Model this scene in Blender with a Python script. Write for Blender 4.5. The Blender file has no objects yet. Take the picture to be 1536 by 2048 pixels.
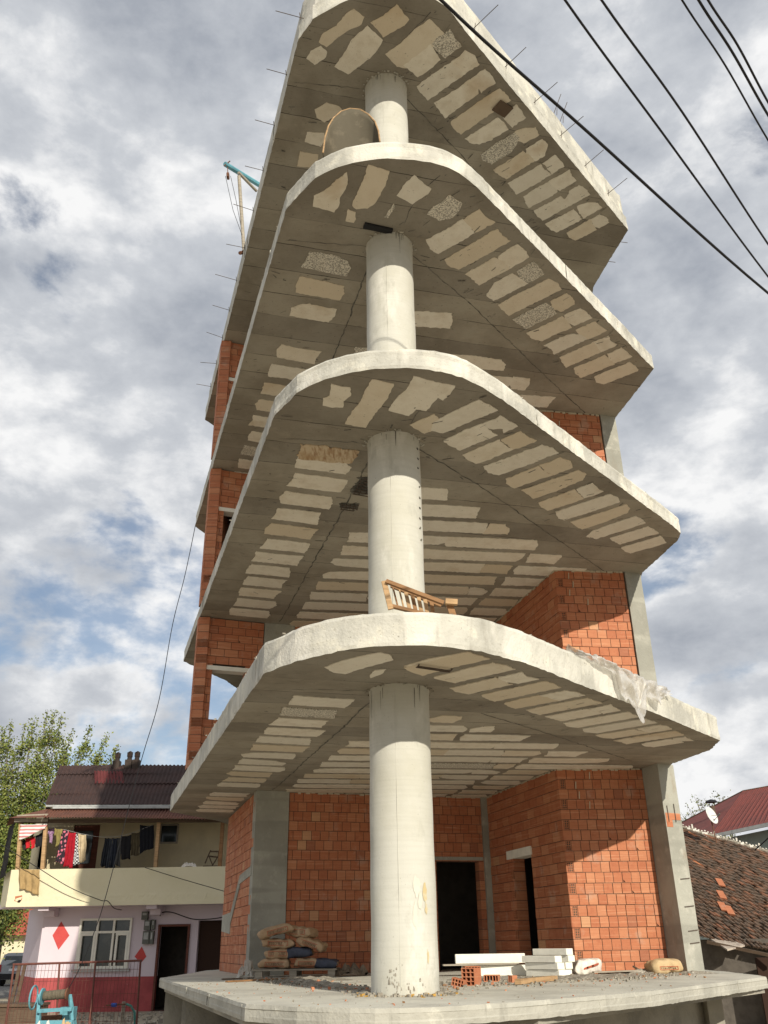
import bpy, bmesh, math, random
from mathutils import Vector, Matrix, noise as mnoise
random.seed(7)
R = math.radians
scene = bpy.context.scene
COL = scene.collection
# ------------------------------------------------------------------ camera
FPX, PW, PH = 1763.28, 1536.0, 2048.0
YAW, PITCH, ROLL = R(-0.7928), R(26.1102), R(-0.8898)
CAM = Vector((0.0, -8.8181, 0.4016))
_f = Vector((math.sin(YAW)*math.cos(PITCH), math.cos(YAW)*math.cos(PITCH), math.sin(PITCH)))
_r = Vector((math.cos(YAW), -math.sin(YAW), 0)); _u = _r.cross(_f)
_r2 = _r*math.cos(ROLL)+_u*math.sin(ROLL); _u2 = -_r*math.sin(ROLL)+_u*math.cos(ROLL)
cd = bpy.data.cameras.new('camera'); cam = bpy.data.objects.new('camera', cd); COL.objects.link(cam)
cd.sensor_fit = 'VERTICAL'; cd.sensor_height = 36; cd.sensor_width = 27; cd.lens = FPX/PH*36
cd.clip_start = .05; cd.clip_end = 3000
cam.matrix_world = Matrix(((_r2.x,_u2.x,-_f.x,CAM.x),(_r2.y,_u2.y,-_f.y,CAM.y),(_r2.z,_u2.z,-_f.z,CAM.z),(0,0,0,1)))
scene.camera = cam
def ray(x, y): return (_f+_r2*((x-PW/2)/FPX)-_u2*((y-PH/2)/FPX)).normalized()
def aty(x, y, Y):
    d = ray(x, y); return CAM+d*((Y-CAM.y)/d.y)
def atz(x, y, Z):
    d = ray(x, y); return CAM+d*((Z-CAM.z)/d.z)
# ------------------------------------------------------------------ sun and sky
SUN_AZ, SUN_EL = 157.0, 24.5          # from +Y towards +X
sv = Vector((math.sin(R(SUN_AZ))*math.cos(R(SUN_EL)), math.cos(R(SUN_AZ))*math.cos(R(SUN_EL)), math.sin(R(SUN_EL))))
sl = bpy.data.lights.new('sun', 'SUN'); sl.energy = 4.9; sl.angle = R(.55); sl.color = (1, .93, .79)
so = bpy.data.objects.new('sun', sl); COL.objects.link(so); so.rotation_euler = sv.to_track_quat('Z', 'Y').to_euler()
world = bpy.data.worlds.new("World"); scene.world = world; world.use_nodes = True
def build_world():
    nt = world.node_tree; N = nt.nodes; L = nt.links; N.clear()
    def n(t, **k):
        o = N.new(t)
        for a, b in k.items(): setattr(o, a, b)
        return o
    def m(op, a, b=None, c=None, clamp=False):
        o = n('ShaderNodeMath', operation=op, use_clamp=clamp)
        for i, v in enumerate((a, b, c)):
            if v is None: continue
            if isinstance(v, (int, float)): o.inputs[i].default_value = v
            else: L.new(v, o.inputs[i])
        return o.outputs[0]
    out = n('ShaderNodeOutputWorld'); bg = n('ShaderNodeBackground'); bg.inputs['Strength'].default_value = .096
    L.new(bg.outputs[0], out.inputs[0])
    sky = n('ShaderNodeTexSky', sky_type='NISHITA'); sky.sun_disc = False
    sky.sun_elevation = R(SUN_EL); sky.sun_rotation = R(SUN_AZ); sky.air_density = 1.0; sky.dust_density = .6
    tc = n('ShaderNodeTexCoord'); sep = n('ShaderNodeSeparateXYZ'); L.new(tc.outputs['Generated'], sep.inputs[0])
    mp = n('ShaderNodeMapping'); mp.inputs['Scale'].default_value = (1, 1, 1.75); mp.inputs['Location'].default_value = (3.1, .7, 1.9); L.new(tc.outputs['Generated'], mp.inputs[0])
    def noise(scale, det, rough, dist=0):
        t = n('ShaderNodeTexNoise'); t.inputs['Scale'].default_value = scale; t.inputs['Detail'].default_value = det
        t.inputs['Roughness'].default_value = rough; t.inputs['Distortion'].default_value = dist
        L.new(mp.outputs[0], t.inputs['Vector']); return t.outputs[0]
    big = noise(3.0, 3, .5); sm = noise(7.5, 9, .57, .15)
    cov = m('ADD', m('MULTIPLY', big, .5), m('MULTIPLY', sm, .5))
    cov = m('ADD', cov, m('MULTIPLY', sep.outputs[2], .10)); cov = m('ADD', cov, .015)
    def blob(x, y, rad, amt):
        nonlocal cov
        d = ray(x, y)
        vm = n('ShaderNodeVectorMath', operation='DISTANCE'); L.new(tc.outputs['Generated'], vm.inputs[0]); vm.inputs[1].default_value = d
        g = m('MULTIPLY', m('SUBTRACT', 1.0, m('DIVIDE', vm.outputs['Value'], rad), clamp=True), amt)
        cov = m('ADD', cov, g)
    for a in BLOBS: blob(*a)
    cr = n('ShaderNodeValToRGB'); L.new(cov, cr.inputs[0]); e = cr.color_ramp.elements
    cr.color_ramp.interpolation = 'EASE'
    e[0].position = .44; e[0].color = (.2, .2, .2, 1); e[1].position = .53; e[1].color = (1, 1, 1, 1)
    # bright rims and puffs, grey bellies where the cloud is thick
    br = noise(4.3, 4, .5); sh = noise(9.5, 9, .60, .1)
    b2 = m('ADD', m('MULTIPLY', br, .55), m('MULTIPLY', sh, .45)); thick = m('MULTIPLY', m('SUBTRACT', cov, .56), .55); b2 = m('SUBTRACT', b2, m('MINIMUM', m('MAXIMUM', thick, -.03), .06))
    cc = n('ShaderNodeValToRGB'); L.new(b2, cc.inputs[0]); e = cc.color_ramp.elements
    e[0].position = .33; e[0].color = (4.0, 4.3, 4.85, 1); e[1].position = .585; e[1].color = (9.8, 9.8, 9.8, 1)
    x = e.new(.48); x.color = (6.2, 6.45, 6.85, 1)
    mx = n('ShaderNodeMix', data_type='RGBA'); L.new(cr.outputs[0], mx.inputs[0]); 
    sk = n('ShaderNodeMix', data_type='RGBA', blend_type='MULTIPLY'); sk.inputs[0].default_value = 1; L.new(sky.outputs[0], sk.inputs[6]); sk.inputs[7].default_value = SKYTINT
    L.new(sk.outputs[2], mx.inputs[6]); L.new(cc.outputs[0], mx.inputs[7])
    L.new(mx.outputs[2], bg.inputs[0])
SKYTINT = (.95, .97, 1.0, 1)
BLOBS = [(110, 520, .20, -.125), (330, 1020, .14, -.10), (60, 1170, .13, -.10), (1290, 568, .06, -.20), (1505, 358, .09, -.16), (400, 1470, .13, -.08), (1330, 1110, .08, -.12), (150, 200, .5, .07), (1300, 150, .45, .09), (1400, 800, .35, .05), (200, 1350, .12, .06), (200, 800, .2, .05)]
build_world()
scene.view_settings.view_transform = 'Standard'; scene.view_settings.look = 'None'
scene.view_settings.exposure = 0.0; scene.view_settings.gamma = 1
try: scene.view_settings.use_curve_mapping = False
except Exception: pass

# ------------------------------------------------------------------ materials
def mat(name, base, rough=.85, var=(), bump=None, spec=.3, metal=0, build=None):
    """var: list of (scale, detail, color, lo, hi, amount[, stretch])"""
    mt = bpy.data.materials.new(name); mt.use_nodes = True; nt = mt.node_tree; N = nt.nodes; L = nt.links
    p = N['Principled BSDF']; p.inputs['Roughness'].default_value = rough; p.inputs['Metallic'].default_value = metal
    p.inputs['Specular IOR Level'].default_value = spec
    tc = N.new('ShaderNodeTexCoord'); obj = tc.outputs['Object']
    rgb = N.new('ShaderNodeRGB'); rgb.outputs[0].default_value = (*base, 1); cur = rgb.outputs[0]
    for v in var:
        sc, det, colr, lo, hi, amt = v[:6]
        src = obj
        if len(v) > 6:
            mp = N.new('ShaderNodeMapping'); mp.inputs['Scale'].default_value = v[6]
            if len(v) > 7: mp.inputs['Rotation'].default_value = v[7]
            L.new(obj, mp.inputs[0]); src = mp.outputs[0]
        t = N.new('ShaderNodeTexNoise'); t.inputs['Scale'].default_value = sc; t.inputs['Detail'].default_value = det
        t.inputs['Roughness'].default_value = .62; L.new(src, t.inputs['Vector'])
        mr = N.new('ShaderNodeMapRange'); mr.inputs[1].default_value = lo; mr.inputs[2].default_value = hi
        mr.inputs[3].default_value = 0; mr.inputs[4].default_value = amt; L.new(t.outputs[0], mr.inputs[0])
        mx = N.new('ShaderNodeMix'); mx.data_type = 'RGBA'; L.new(mr.outputs[0], mx.inputs[0]); L.new(cur, mx.inputs[6]); mx.inputs[7].default_value = (*colr, 1)
        cur = mx.outputs[2]
    bo = None
    if bump:
        t = N.new('ShaderNodeTexNoise'); t.inputs['Scale'].default_value = bump[0]; t.inputs['Detail'].default_value = 6; L.new(obj, t.inputs['Vector'])
        b = N.new('ShaderNodeBump'); b.inputs['Strength'].default_value = bump[1]; b.inputs['Distance'].default_value = bump[2] if len(bump) > 2 else .02
        L.new(t.outputs[0], b.inputs['Height']); L.new(b.outputs[0], p.inputs['Normal']); bo = b
    if build: cur = build(nt, cur, tc, bo, p) or cur
    L.new(cur, p.inputs['Base Color'])
    return mt
def mixc(nt, fac, a, b, blend='MIX'):
    mx = nt.nodes.new('ShaderNodeMix'); mx.data_type = 'RGBA'; mx.blend_type = blend
    for i, v in ((0, fac), (6, a), (7, b)):
        if isinstance(v, (float, int)): mx.inputs[i].default_value = v
        elif isinstance(v, tuple): mx.inputs[i].default_value = (*v, 1) if len(v) == 3 else v
        else: nt.links.new(v, mx.inputs[i])
    return mx.outputs[2]
def mth(nt, op, a, b=None, clamp=False):
    o = nt.nodes.new('ShaderNodeMath'); o.operation = op; o.use_clamp = clamp
    for i, v in enumerate((a, b)):
        if v is None: continue
        if isinstance(v, (int, float)): o.inputs[i].default_value = v
        else: nt.links.new(v, o.inputs[i])
    return o.outputs[0]
def nz(nt, src, scale, det=4, rough=.6, sc3=None, rot=None, dist=0):
    if sc3 or rot:
        mp = nt.nodes.new('ShaderNodeMapping')
        if sc3: mp.inputs['Scale'].default_value = sc3
        if rot: mp.inputs['Rotation'].default_value = rot
        nt.links.new(src, mp.inputs[0]); src = mp.outputs[0]
    t = nt.nodes.new('ShaderNodeTexNoise'); t.inputs['Scale'].default_value = scale; t.inputs['Detail'].default_value = det
    t.inputs['Roughness'].default_value = rough; t.inputs['Distortion'].default_value = dist; nt.links.new(src, t.inputs['Vector']); return t.outputs[0]
def rng(nt, v, lo, hi, a=0., b=1.):
    mr = nt.nodes.new('ShaderNodeMapRange'); mr.inputs[1].default_value = lo; mr.inputs[2].default_value = hi
    mr.inputs[3].default_value = a; mr.inputs[4].default_value = b; nt.links.new(v, mr.inputs[0]); return mr.outputs[0]
def attr(nt, name):
    a = nt.nodes.new('ShaderNodeAttribute'); a.attribute_name = name; return a.outputs['Fac']

# board joints across a soffit: thin dark lines where the formwork planks met
def soffit_lines(nt, cur, tc, bo, p):
    o = tc.outputs['Object']
    mp = nt.nodes.new('ShaderNodeMapping'); mp.vector_type = 'TEXTURE'; mp.inputs['Rotation'].default_value = (0, 0, R(15)); nt.links.new(o, mp.inputs[0])
    sp = nt.nodes.new('ShaderNodeSeparateXYZ'); nt.links.new(mp.outputs[0], sp.inputs[0])
    wob = nz(nt, o, 2.2, 3)
    yy = mth(nt, 'ADD', sp.outputs[1], mth(nt, 'MULTIPLY', wob, .05))
    fr = mth(nt, 'FRACT', mth(nt, 'MULTIPLY', yy, 2.05))
    ln = mth(nt, 'LESS_THAN', mth(nt, 'ABSOLUTE', mth(nt, 'SUBTRACT', fr, .5)), .012)
    msk = rng(nt, nz(nt, o, 1.7, 5), .36, .62)
    cell = mth(nt, 'FLOOR', mth(nt, 'ADD', mth(nt, 'MULTIPLY', yy, 2.05), .5))
    wn = nt.nodes.new('ShaderNodeTexWhiteNoise'); wn.noise_dimensions = '1D'; nt.links.new(cell, wn.inputs['W'])
    cur = mixc(nt, 1.0, cur, mixc(nt, wn.outputs[0], (.78, .77, .76), (1.06, 1.05, 1.02)), 'MULTIPLY')
    cur = mixc(nt, mth(nt, 'MULTIPLY', ln, msk), cur, (.035, .03, .025))
    sp2 = rng(nt, nz(nt, o, 26, 4), .66, .72)
    return mixc(nt, mth(nt, 'MULTIPLY', sp2, .7), cur, (.05, .045, .035))
CONC = (.42, .395, .335)
M = {}
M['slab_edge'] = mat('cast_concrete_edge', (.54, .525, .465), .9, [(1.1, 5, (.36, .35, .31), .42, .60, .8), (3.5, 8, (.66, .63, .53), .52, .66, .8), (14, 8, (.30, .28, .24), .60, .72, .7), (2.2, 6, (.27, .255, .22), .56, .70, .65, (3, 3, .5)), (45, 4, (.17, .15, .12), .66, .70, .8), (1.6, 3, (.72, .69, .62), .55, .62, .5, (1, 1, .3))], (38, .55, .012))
M['slab_top'] = mat('troweled_concrete', (.55, .53, .455), .92, [(1.3, 6, (.38, .36, .31), .42, .60, .7), (9, 8, (.60, .57, .48), .52, .68, .6), (30, 5, (.30, .25, .2), .62, .70, .6)], (30, .5, .015))
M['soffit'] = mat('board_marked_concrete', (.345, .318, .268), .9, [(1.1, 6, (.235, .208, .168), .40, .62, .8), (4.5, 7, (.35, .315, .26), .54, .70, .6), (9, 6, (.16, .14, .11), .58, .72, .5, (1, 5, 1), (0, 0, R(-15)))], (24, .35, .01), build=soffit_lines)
def block_build(nt, cur, tc, bo, p):
    r = attr(nt, 'rnd'); o = tc.outputs['Object']
    cur = mixc(nt, rng(nt, r, .0, .5), (.62, .53, .40), cur)
    cur = mixc(nt, mth(nt, 'MULTIPLY', rng(nt, r, .55, .75), .55), cur, (.66, .62, .54))
    spk = rng(nt, nz(nt, o, 55, 3), .46, .56); big = mth(nt, 'GREATER_THAN', r, .86)
    cur = mixc(nt, mth(nt, 'MULTIPLY', mth(nt, 'MULTIPLY', spk, big), .75), cur, (.16, .15, .13))
    spk2 = rng(nt, nz(nt, o, 34, 3), .66, .72)
    cur = mixc(nt, mth(nt, 'MULTIPLY', spk2, .6), cur, (.2, .17, .13))
    rust = mth(nt, 'MULTIPLY', rng(nt, nz(nt, o, 1.1, 4), .6, .74), .40)
    return mixc(nt, rust, cur, (.42, .27, .12))
M['block'] = mat('infill_block_face', (.78, .73, .63), .95, [(6, 5, (.60, .53, .42), .45, .68, .6)], (40, .4, .008), build=block_build)
def column_build(nt, cur, tc, bo, p):
    o = tc.outputs['Object']
    sp = nt.nodes.new('ShaderNodeSeparateXYZ'); nt.links.new(o, sp.inputs[0])
    rings = nz(nt, o, 1.0, 5, .7, (1.2, 1.2, 42)); cur = mixc(nt, mth(nt, 'MULTIPLY', rng(nt, rings, .46, .66), .20), cur, (.38, .37, .32))
    return cur
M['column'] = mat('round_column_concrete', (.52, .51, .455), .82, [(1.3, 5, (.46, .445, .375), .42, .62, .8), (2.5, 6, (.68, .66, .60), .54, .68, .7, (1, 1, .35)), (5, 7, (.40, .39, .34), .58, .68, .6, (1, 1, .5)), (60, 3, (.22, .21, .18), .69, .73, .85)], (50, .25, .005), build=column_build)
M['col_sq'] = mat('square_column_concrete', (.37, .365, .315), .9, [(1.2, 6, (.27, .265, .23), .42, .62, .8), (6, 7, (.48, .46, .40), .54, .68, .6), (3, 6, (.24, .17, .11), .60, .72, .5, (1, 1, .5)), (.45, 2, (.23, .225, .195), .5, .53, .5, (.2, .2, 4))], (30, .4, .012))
M['podium_edge'] = mat('podium_concrete_edge', (.43, .415, .36), .92, [(1.4, 5, (.32, .31, .27), .42, .6, .8), (7, 8, (.58, .56, .48), .6, .7, .7), (3, 6, (.24, .23, .2), .58, .7, .6, (3, 3, .5))], (34, .55, .012))
M['stain'] = mat('dark_cement_stain', (.085, .08, .07), .9, [(8, 4, (.2, .19, .16), .45, .6, .7)])
M['mortar'] = mat('wall_mortar', (.13, .085, .06), .95, [(12, 4, (.30, .27, .22), .6, .7, .7)], (40, .5, .01))
def brick_build(nt, cur, tc, bo, p):
    r = attr(nt, 'rnd'); o = tc.outputs['Object']
    cur = mixc(nt, rng(nt, r, -.3, .35), (.37, .12, .06), cur)
    cur = mixc(nt, rng(nt, r, .55, 1.3), cur, (.55, .26, .14))
    cur = mixc(nt, mth(nt, 'MULTIPLY', mth(nt, 'GREATER_THAN', r, .985), .45), cur, (.55, .36, .20))
    cur = mixc(nt, mth(nt, 'MULTIPLY', mth(nt, 'LESS_THAN', r, .03), .35), cur, (.24, .12, .08))
    sm = rng(nt, nz(nt, o, 3.2, 6), .58, .72); cur = mixc(nt, mth(nt, 'MULTIPLY', sm, .55), cur, (.46, .33, .25))
    gr = nz(nt, o, 1.0, 2, .5, (2, 2, 90)); cur = mixc(nt, mth(nt, 'MULTIPLY', rng(nt, nz(nt, o, 1.0, 3, .5, (1.5, 1.5, 42)), .56, .64), .28), cur, (.64, .36, .22)); cur = mixc(nt, mth(nt, 'MULTIPLY', rng(nt, gr, .5, .6), .22), cur, (.30, .09, .04))
    return cur
M['brick'] = mat('fired_clay_brick', (.44, .165, .082), .8, [(14, 6, (.35, .11, .055), .5, .68, .6)], (60, .25, .006), build=brick_build)
M['void_shade'] = mat('painted_hollow_shade', (.035, .018, .012), .95)  # near-black colour paints the shade inside brick cells, slots and openings
M['basement'] = mat('basement_concrete', (.33, .31, .26), .95, [(1.5, 6, (.22, .21, .18), .45, .6, .8), (.9, 3, (.42, .39, .32), .5, .6, .5)], (20, .5, .02))
def simple(n, c, r=.8, v=.35, sc=6, **k):
    d = tuple(x*(1-v) for x in c); return mat(n, c, r, [(sc, 5, d, .42, .66, .8)], k.pop('bump', (sc*5, .25, .01)), **k)
def wood(n, c): return mat(n, c, .75, [(2.5, 6, tuple(x*.5 for x in c), .45, .65, .8, (1, 1, 14)), (5, 5, tuple(min(1, x*1.3) for x in c), .5, .7, .6)], (20, .3, .006))
M['wood'] = wood('weathered_plank', (.27, .145, .065)); M['wood_pale'] = wood('pale_timber', (.42, .27, .14)); M['wood_dark'] = wood('old_dark_timber', (.11, .075, .05)); M['wood_grey'] = wood('silvered_timber', (.34, .30, .24))
M['sooty_pot'] = simple('sooty_clay_pot', (.035, .026, .024), .95, .3)
M['white_block'] = simple('aerated_block', (.80, .78, .70), .9, .12, 9)
M['sack'] = mat('paper_cement_sack', (.44, .30, .18), .8, [(7, 5, (.34, .225, .13), .45, .62, .7), (3, 3, (.52, .38, .25), .5, .65, .6)], (9, .6, .03))
M['sack_tan'] = mat('tan_paper_sack', (.50, .37, .21), .8, [(7, 5, (.48, .34, .18), .45, .65, .6)], (8, .6, .03))
M['sack_ink'] = simple('navy_sack_print', (.07, .08, .115), .75, .3, 12); M['ink_red'] = simple('red_sack_print', (.42, .10, .05), .8, .2, 30); M['ink_dark'] = simple('brown_sack_lettering', (.22, .12, .07), .8)
M['plastic_white'] = mat('woven_white_sack', (.72, .68, .62), .6, [(5, 4, (.55, .5, .45), .45, .65, .6)], (14, .6, .03))
M['rust'] = simple('rusty_steel', (.16, .075, .045), .8, .5, 14); M['rebar'] = simple('dark_rebar', (.10, .075, .06), .7, .4, 20)
M['teal'] = simple('teal_painted_steel', (.13, .34, .41), .55, .35, 9); M['black'] = simple('black_rubber', (.016, .016, .018), .6, .2)
M['rope'] = mat('wound_steel_rope', (.10, .085, .06), .8, [(3, 3, (.2, .17, .12), .5, .6, .8, (60, 1, 1))], (30, .8, .01))
M['rubble'] = mat('cement_debris', (.30, .27, .22), .95, [(14, 6, (.5, .47, .40), .5, .65, .8), (6, 5, (.19, .165, .13), .48, .62, .7)], (30, .9, .03))
M['ply'] = mat('shaded_formwork_sheet', (.105, .09, .062), .8, [(2, 5, (.10, .085, .06), .4, .65, .8), (4, 5, (.20, .17, .12), .55, .7, .6)], (12, .3, .01))  # shade of the shell's hollow side is put into this dark brown
def film_build(nt, cur, tc, bo, p):
    p.inputs['Transmission Weight'].default_value = .35; p.inputs['Alpha'].default_value = .72; return None
M['film'] = mat('crumpled_plastic_film', (.66, .62, .56), .38, [(3, 4, (.5, .46, .39), .42, .62, .7)], (9, .7, .03), spec=.5, build=film_build)
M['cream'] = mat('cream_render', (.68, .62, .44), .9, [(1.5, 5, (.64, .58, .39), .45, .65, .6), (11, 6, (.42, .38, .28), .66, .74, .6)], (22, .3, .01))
M['cream_upper'] = mat('darker_cream_plaster', (.60, .52, .34), .9, [(1.4, 5, (.47, .41, .28), .42, .65, .7)], (22, .2, .01))  # darker cream than the parapet, for the upper wall
M['lavender'] = mat('lavender_paint', (.64, .56, .61), .88, [(1.3, 5, (.60, .51, .57), .45, .65, .5), (9, 6, (.45, .4, .42), .68, .74, .4)], (25, .15, .008))
M['maroon'] = mat('maroon_paint', (.40, .085, .085), .85, [(2, 6, (.27, .055, .06), .42, .62, .8), (20, 5, (.55, .35, .33), .68, .72, .6)], (25, .25, .01))
M['red_paint'] = simple('crimson_paint', (.55, .075, .07), .8, .15)
M['pvc'] = simple('white_window_frame', (.80, .78, .70), .45, .08); M['glass'] = mat('dark_window_glass', (.035, .045, .045), .12, [(2, 3, (.08, .085, .075), .5, .6, .6)], spec=.6)
def corr_roof(n, c, c2): return mat(n, c, .85, [(1.2, 6, c2, .42, .62, .8), (8, 7, tuple(x*.55 for x in c), .52, .68, .7), (20, 6, (.4, .33, .28), .72, .76, .5)], (30, .3, .01))
M['roof_brown'] = corr_roof('brown_bitumen_sheet', (.050, .029, .026), (.068, .035, .029)); M['roof_rust'] = corr_roof('rusty_corrugated_sheet', (.17, .070, .045), (.10, .045, .034)); M['roof_red'] = corr_roof('red_sheet', (.13, .030, .03), (.15, .036, .034))
M['tin'] = simple('zinc_flashing', (.42, .43, .42), .5, .35, 5); M['steel_grey'] = simple('grey_box', (.13, .135, .12), .6, .3)
M['door_brown'] = wood('brown_door', (.13, .045, .03)); M['iron_red'] = simple('rusty_red_railing', (.15, .055, .042), .7, .4, 12)
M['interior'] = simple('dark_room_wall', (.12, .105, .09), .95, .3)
def tile_build(nt, cur, tc, bo, p):
    r = attr(nt, 'rnd')
    cur = mixc(nt, rng(nt, r, .80, 1.05), cur, (.26, .11, .06))
    return mixc(nt, mth(nt, 'GREATER_THAN', r, .997), cur, (.45, .17, .075))
M['tiles'] = mat('mossy_clay_tile', (.12, .080, .056), .9, [(2, 6, (.21, .105, .06), .48, .66, .8), (9, 6, (.055, .045, .035), .46, .60, .8), (25, 5, (.36, .33, .28), .66, .72, .6)], (30, .5, .02), build=tile_build)
M['lime'] = simple('lime_mortar', (.72, .69, .62), .9, .3, 14); M['red_roof'] = corr_roof('dark_red_metal_roof', (.20, .055, .045), (.15, .05, .042))
M['grey_green'] = simple('grey_green_render', (.30, .34, .31), .9, .15, 2)
M['bark'] = simple('grey_bark', (.17, .14, .10), .9, .4, 8)
def leaf_build(nt, cur, tc, bo, p):
    r = attr(nt, 'rnd'); c = mixc(nt, r, cur, mixc(nt, .5, cur, (.40, .38, .10)))
    p.inputs['Subsurface Weight'].default_value = 0
    return c
def leafmat(n, c): 
    return mat(n, c, .6, [(1.0, 4, tuple(x*.55 for x in c), .42, .62, .8)], build=leaf_build)
M['leaf'] = leafmat('poplar_leaf', (.105, .150, .032)); M['leaf_dark'] = leafmat('dark_leaf', (.045, .085, .022)); M['leaf_grey'] = leafmat('grey_green_leaf', (.10, .125, .06))
M['ground'] = mat('dusty_gravel_ground', (.36, .31, .23), .95, [(.5, 6, (.27, .235, .175), .42, .62, .7), (6, 8, (.46, .41, .32), .52, .7, .6), (40, 4, (.2, .18, .14), .6, .7, .6)], (12, .6, .04))
M['asphalt'] = simple('worn_asphalt', (.15, .145, .135), .9, .25, 3)
M['wire'] = simple('black_cable', (.012, .012, .014), .5, .1)
M['car_paint'] = simple('silver_car_paint', (.34, .36, .38), .3, .1); M['tail'] = simple('red_lens', (.4, .02, .02), .3, .1); M['plate'] = simple('white_plate', (.8, .8, .8), .5, .05)

# ------------------------------------------------------------------ mesh helpers
class MB:
    def __init__(s): s.v = []; s.f = []; s.m = []; s.r = []; s.uv = None
    def face(s, pts, mi=0, r=None):
        b = len(s.v); s.v += [tuple(p) for p in pts]; s.f.append(tuple(range(b, b+len(pts)))); s.m.append(mi); s.r.append(random.random() if r is None else r)
    def faces(s, verts, faces, mi=0, r=None):
        b = len(s.v); s.v += [tuple(p) for p in verts]; r = random.random() if r is None else r
        for f in faces: s.f.append(tuple(b+i for i in f)); s.m.append(mi); s.r.append(r)
    def obox(s, o, a, b, c, mi=0, r=None):
        """box from corner o with edge vectors a,b,c"""
        o = Vector(o); a = Vector(a); b = Vector(b); c = Vector(c)
        V = [o, o+a, o+a+b, o+b, o+c, o+a+c, o+a+b+c, o+b+c]
        F = [(0,3,2,1), (4,5,6,7), (0,1,5,4), (1,2,6,5), (2,3,7,6), (3,0,4,7)]
        if a.cross(b).dot(c) < 0: F = [f[::-1] for f in F]
        s.faces(V, F, mi, r)
    def box(s, x0, y0, z0, x1, y1, z1, mi=0, r=None):
        s.obox((x0, y0, z0), (x1-x0, 0, 0), (0, y1-y0, 0), (0, 0, z1-z0), mi, r)
    def bar(s, p, q, w, h=None, mi=0, r=None, up=(0, 0, 1)):
        p = Vector(p); q = Vector(q); h = h or w; d = (q-p).normalized(); up = Vector(up)
        if abs(d.dot(up)) > .98: up = Vector((0, 1, 0))
        sd = d.cross(up).normalized(); u = sd.cross(d)
        s.obox(p-sd*w/2-u*h/2, sd*w, q-p, u*h, mi, r)
    def tube(s, pts, rad, n=8, mi=0, r=None, cap=True):
        pts = [Vector(p) for p in pts]; rings = []; r = random.random() if r is None else r
        base = len(s.v); prev = None
        for i, p in enumerate(pts):
            d = (pts[min(i+1, len(pts)-1)]-pts[max(i-1, 0)]).normalized()
            if prev is None:
                u = Vector((0, 0, 1)) if abs(d.z) < .9 else Vector((1, 0, 0)); a = d.cross(u).normalized()
            else: a = (prev-d*prev.dot(d)).normalized()
            prev = a; b = d.cross(a); rr = rad[i] if isinstance(rad, (list, tuple)) else rad
            s.v += [tuple(p+(a*math.cos(t)+b*math.sin(t))*rr) for t in [2*math.pi*k/n for k in range(n)]]
        for i in range(len(pts)-1):
            for k in range(n):
                s.f.append((base+i*n+k, base+i*n+(k+1) % n, base+(i+1)*n+(k+1) % n, base+(i+1)*n+k)); s.m.append(mi); s.r.append(r)
        if cap:
            s.f.append(tuple(base+k for k in range(n))[::-1]); s.m.append(mi); s.r.append(r)
            s.f.append(tuple(base+(len(pts)-1)*n+k for k in range(n))); s.m.append(mi); s.r.append(r)
    def grid(s, fn, nu, nv, mi=0, r=None, thick=None):
        b = len(s.v); s.v += [tuple(fn(i/nu, j/nv)) for j in range(nv+1) for i in range(nu+1)]
        rr = random.random() if r is None else r
        for j in range(nv):
            for i in range(nu):
                a = b+j*(nu+1)+i; s.f.append((a, a+1, a+nu+2, a+nu+1)); s.m.append(mi(i/nu, j/nv) if callable(mi) else mi); s.r.append(r(i, j) if callable(r) else rr)
    def build(s, name, mats, parent=None, smooth=False, solid=0, bevel=0):
        me = bpy.data.meshes.new(name); me.from_pydata(s.v, [], s.f); me.update()
        if not isinstance(mats, (list, tuple)): mats = [mats]
        for m_ in mats: me.materials.append(M[m_] if isinstance(m_, str) else m_)
        me.polygons.foreach_set('material_index', s.m)
        a = me.attributes.new('rnd', 'FLOAT', 'FACE')
        rv = [(x if not callable(x) else random.random()) for x in s.r]; a.data.foreach_set('value', rv)
        if smooth: me.polygons.foreach_set('use_smooth', [True]*len(me.polygons))
        o = bpy.data.objects.new(name, me); COL.objects.link(o)
        if parent: o.parent = parent; o.matrix_parent_inverse = parent_inv(parent)
        if solid:
            md = o.modifiers.new('thickness', 'SOLIDIFY'); md.thickness = solid; md.offset = 0
        if bevel:
            md = o.modifiers.new('edge', 'BEVEL'); md.width = bevel; md.segments = 2
        return o
def parent_inv(p):
    m_ = Matrix.Identity(4); q = p
    while q is not None: m_ = q.matrix_basis @ m_ if q.parent is None else q.matrix_parent_inverse @ q.matrix_basis @ m_; q = q.parent
    return m_.inverted()
def empty(name, loc, label, cat, group=None):
    o = bpy.data.objects.new(name, None); COL.objects.link(o); o.location = loc; o.empty_display_size = .2
    return tag(o, label, cat, group)
def tag(o, label=None, cat=None, group=None, kind=None):
    if label: o['label'] = label
    if cat: o['category'] = cat
    if group: o['group'] = group
    if kind: o['kind'] = kind
    return o
def V3(p, z): return Vector((p[0], p[1], z))

# ================================================================== SETTING
G = -1.2
g = MB(); g.grid(lambda u, v: (-400+800*u, -300+900*v, G), 40, 40); tag(g.build('ground', 'ground'), kind='structure')
g = MB(); g.grid(lambda u, v: (-90+75*u, 29+22*v-8*u, G+.004), 8, 4); tag(g.build('road', 'asphalt'), kind='structure')

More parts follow.
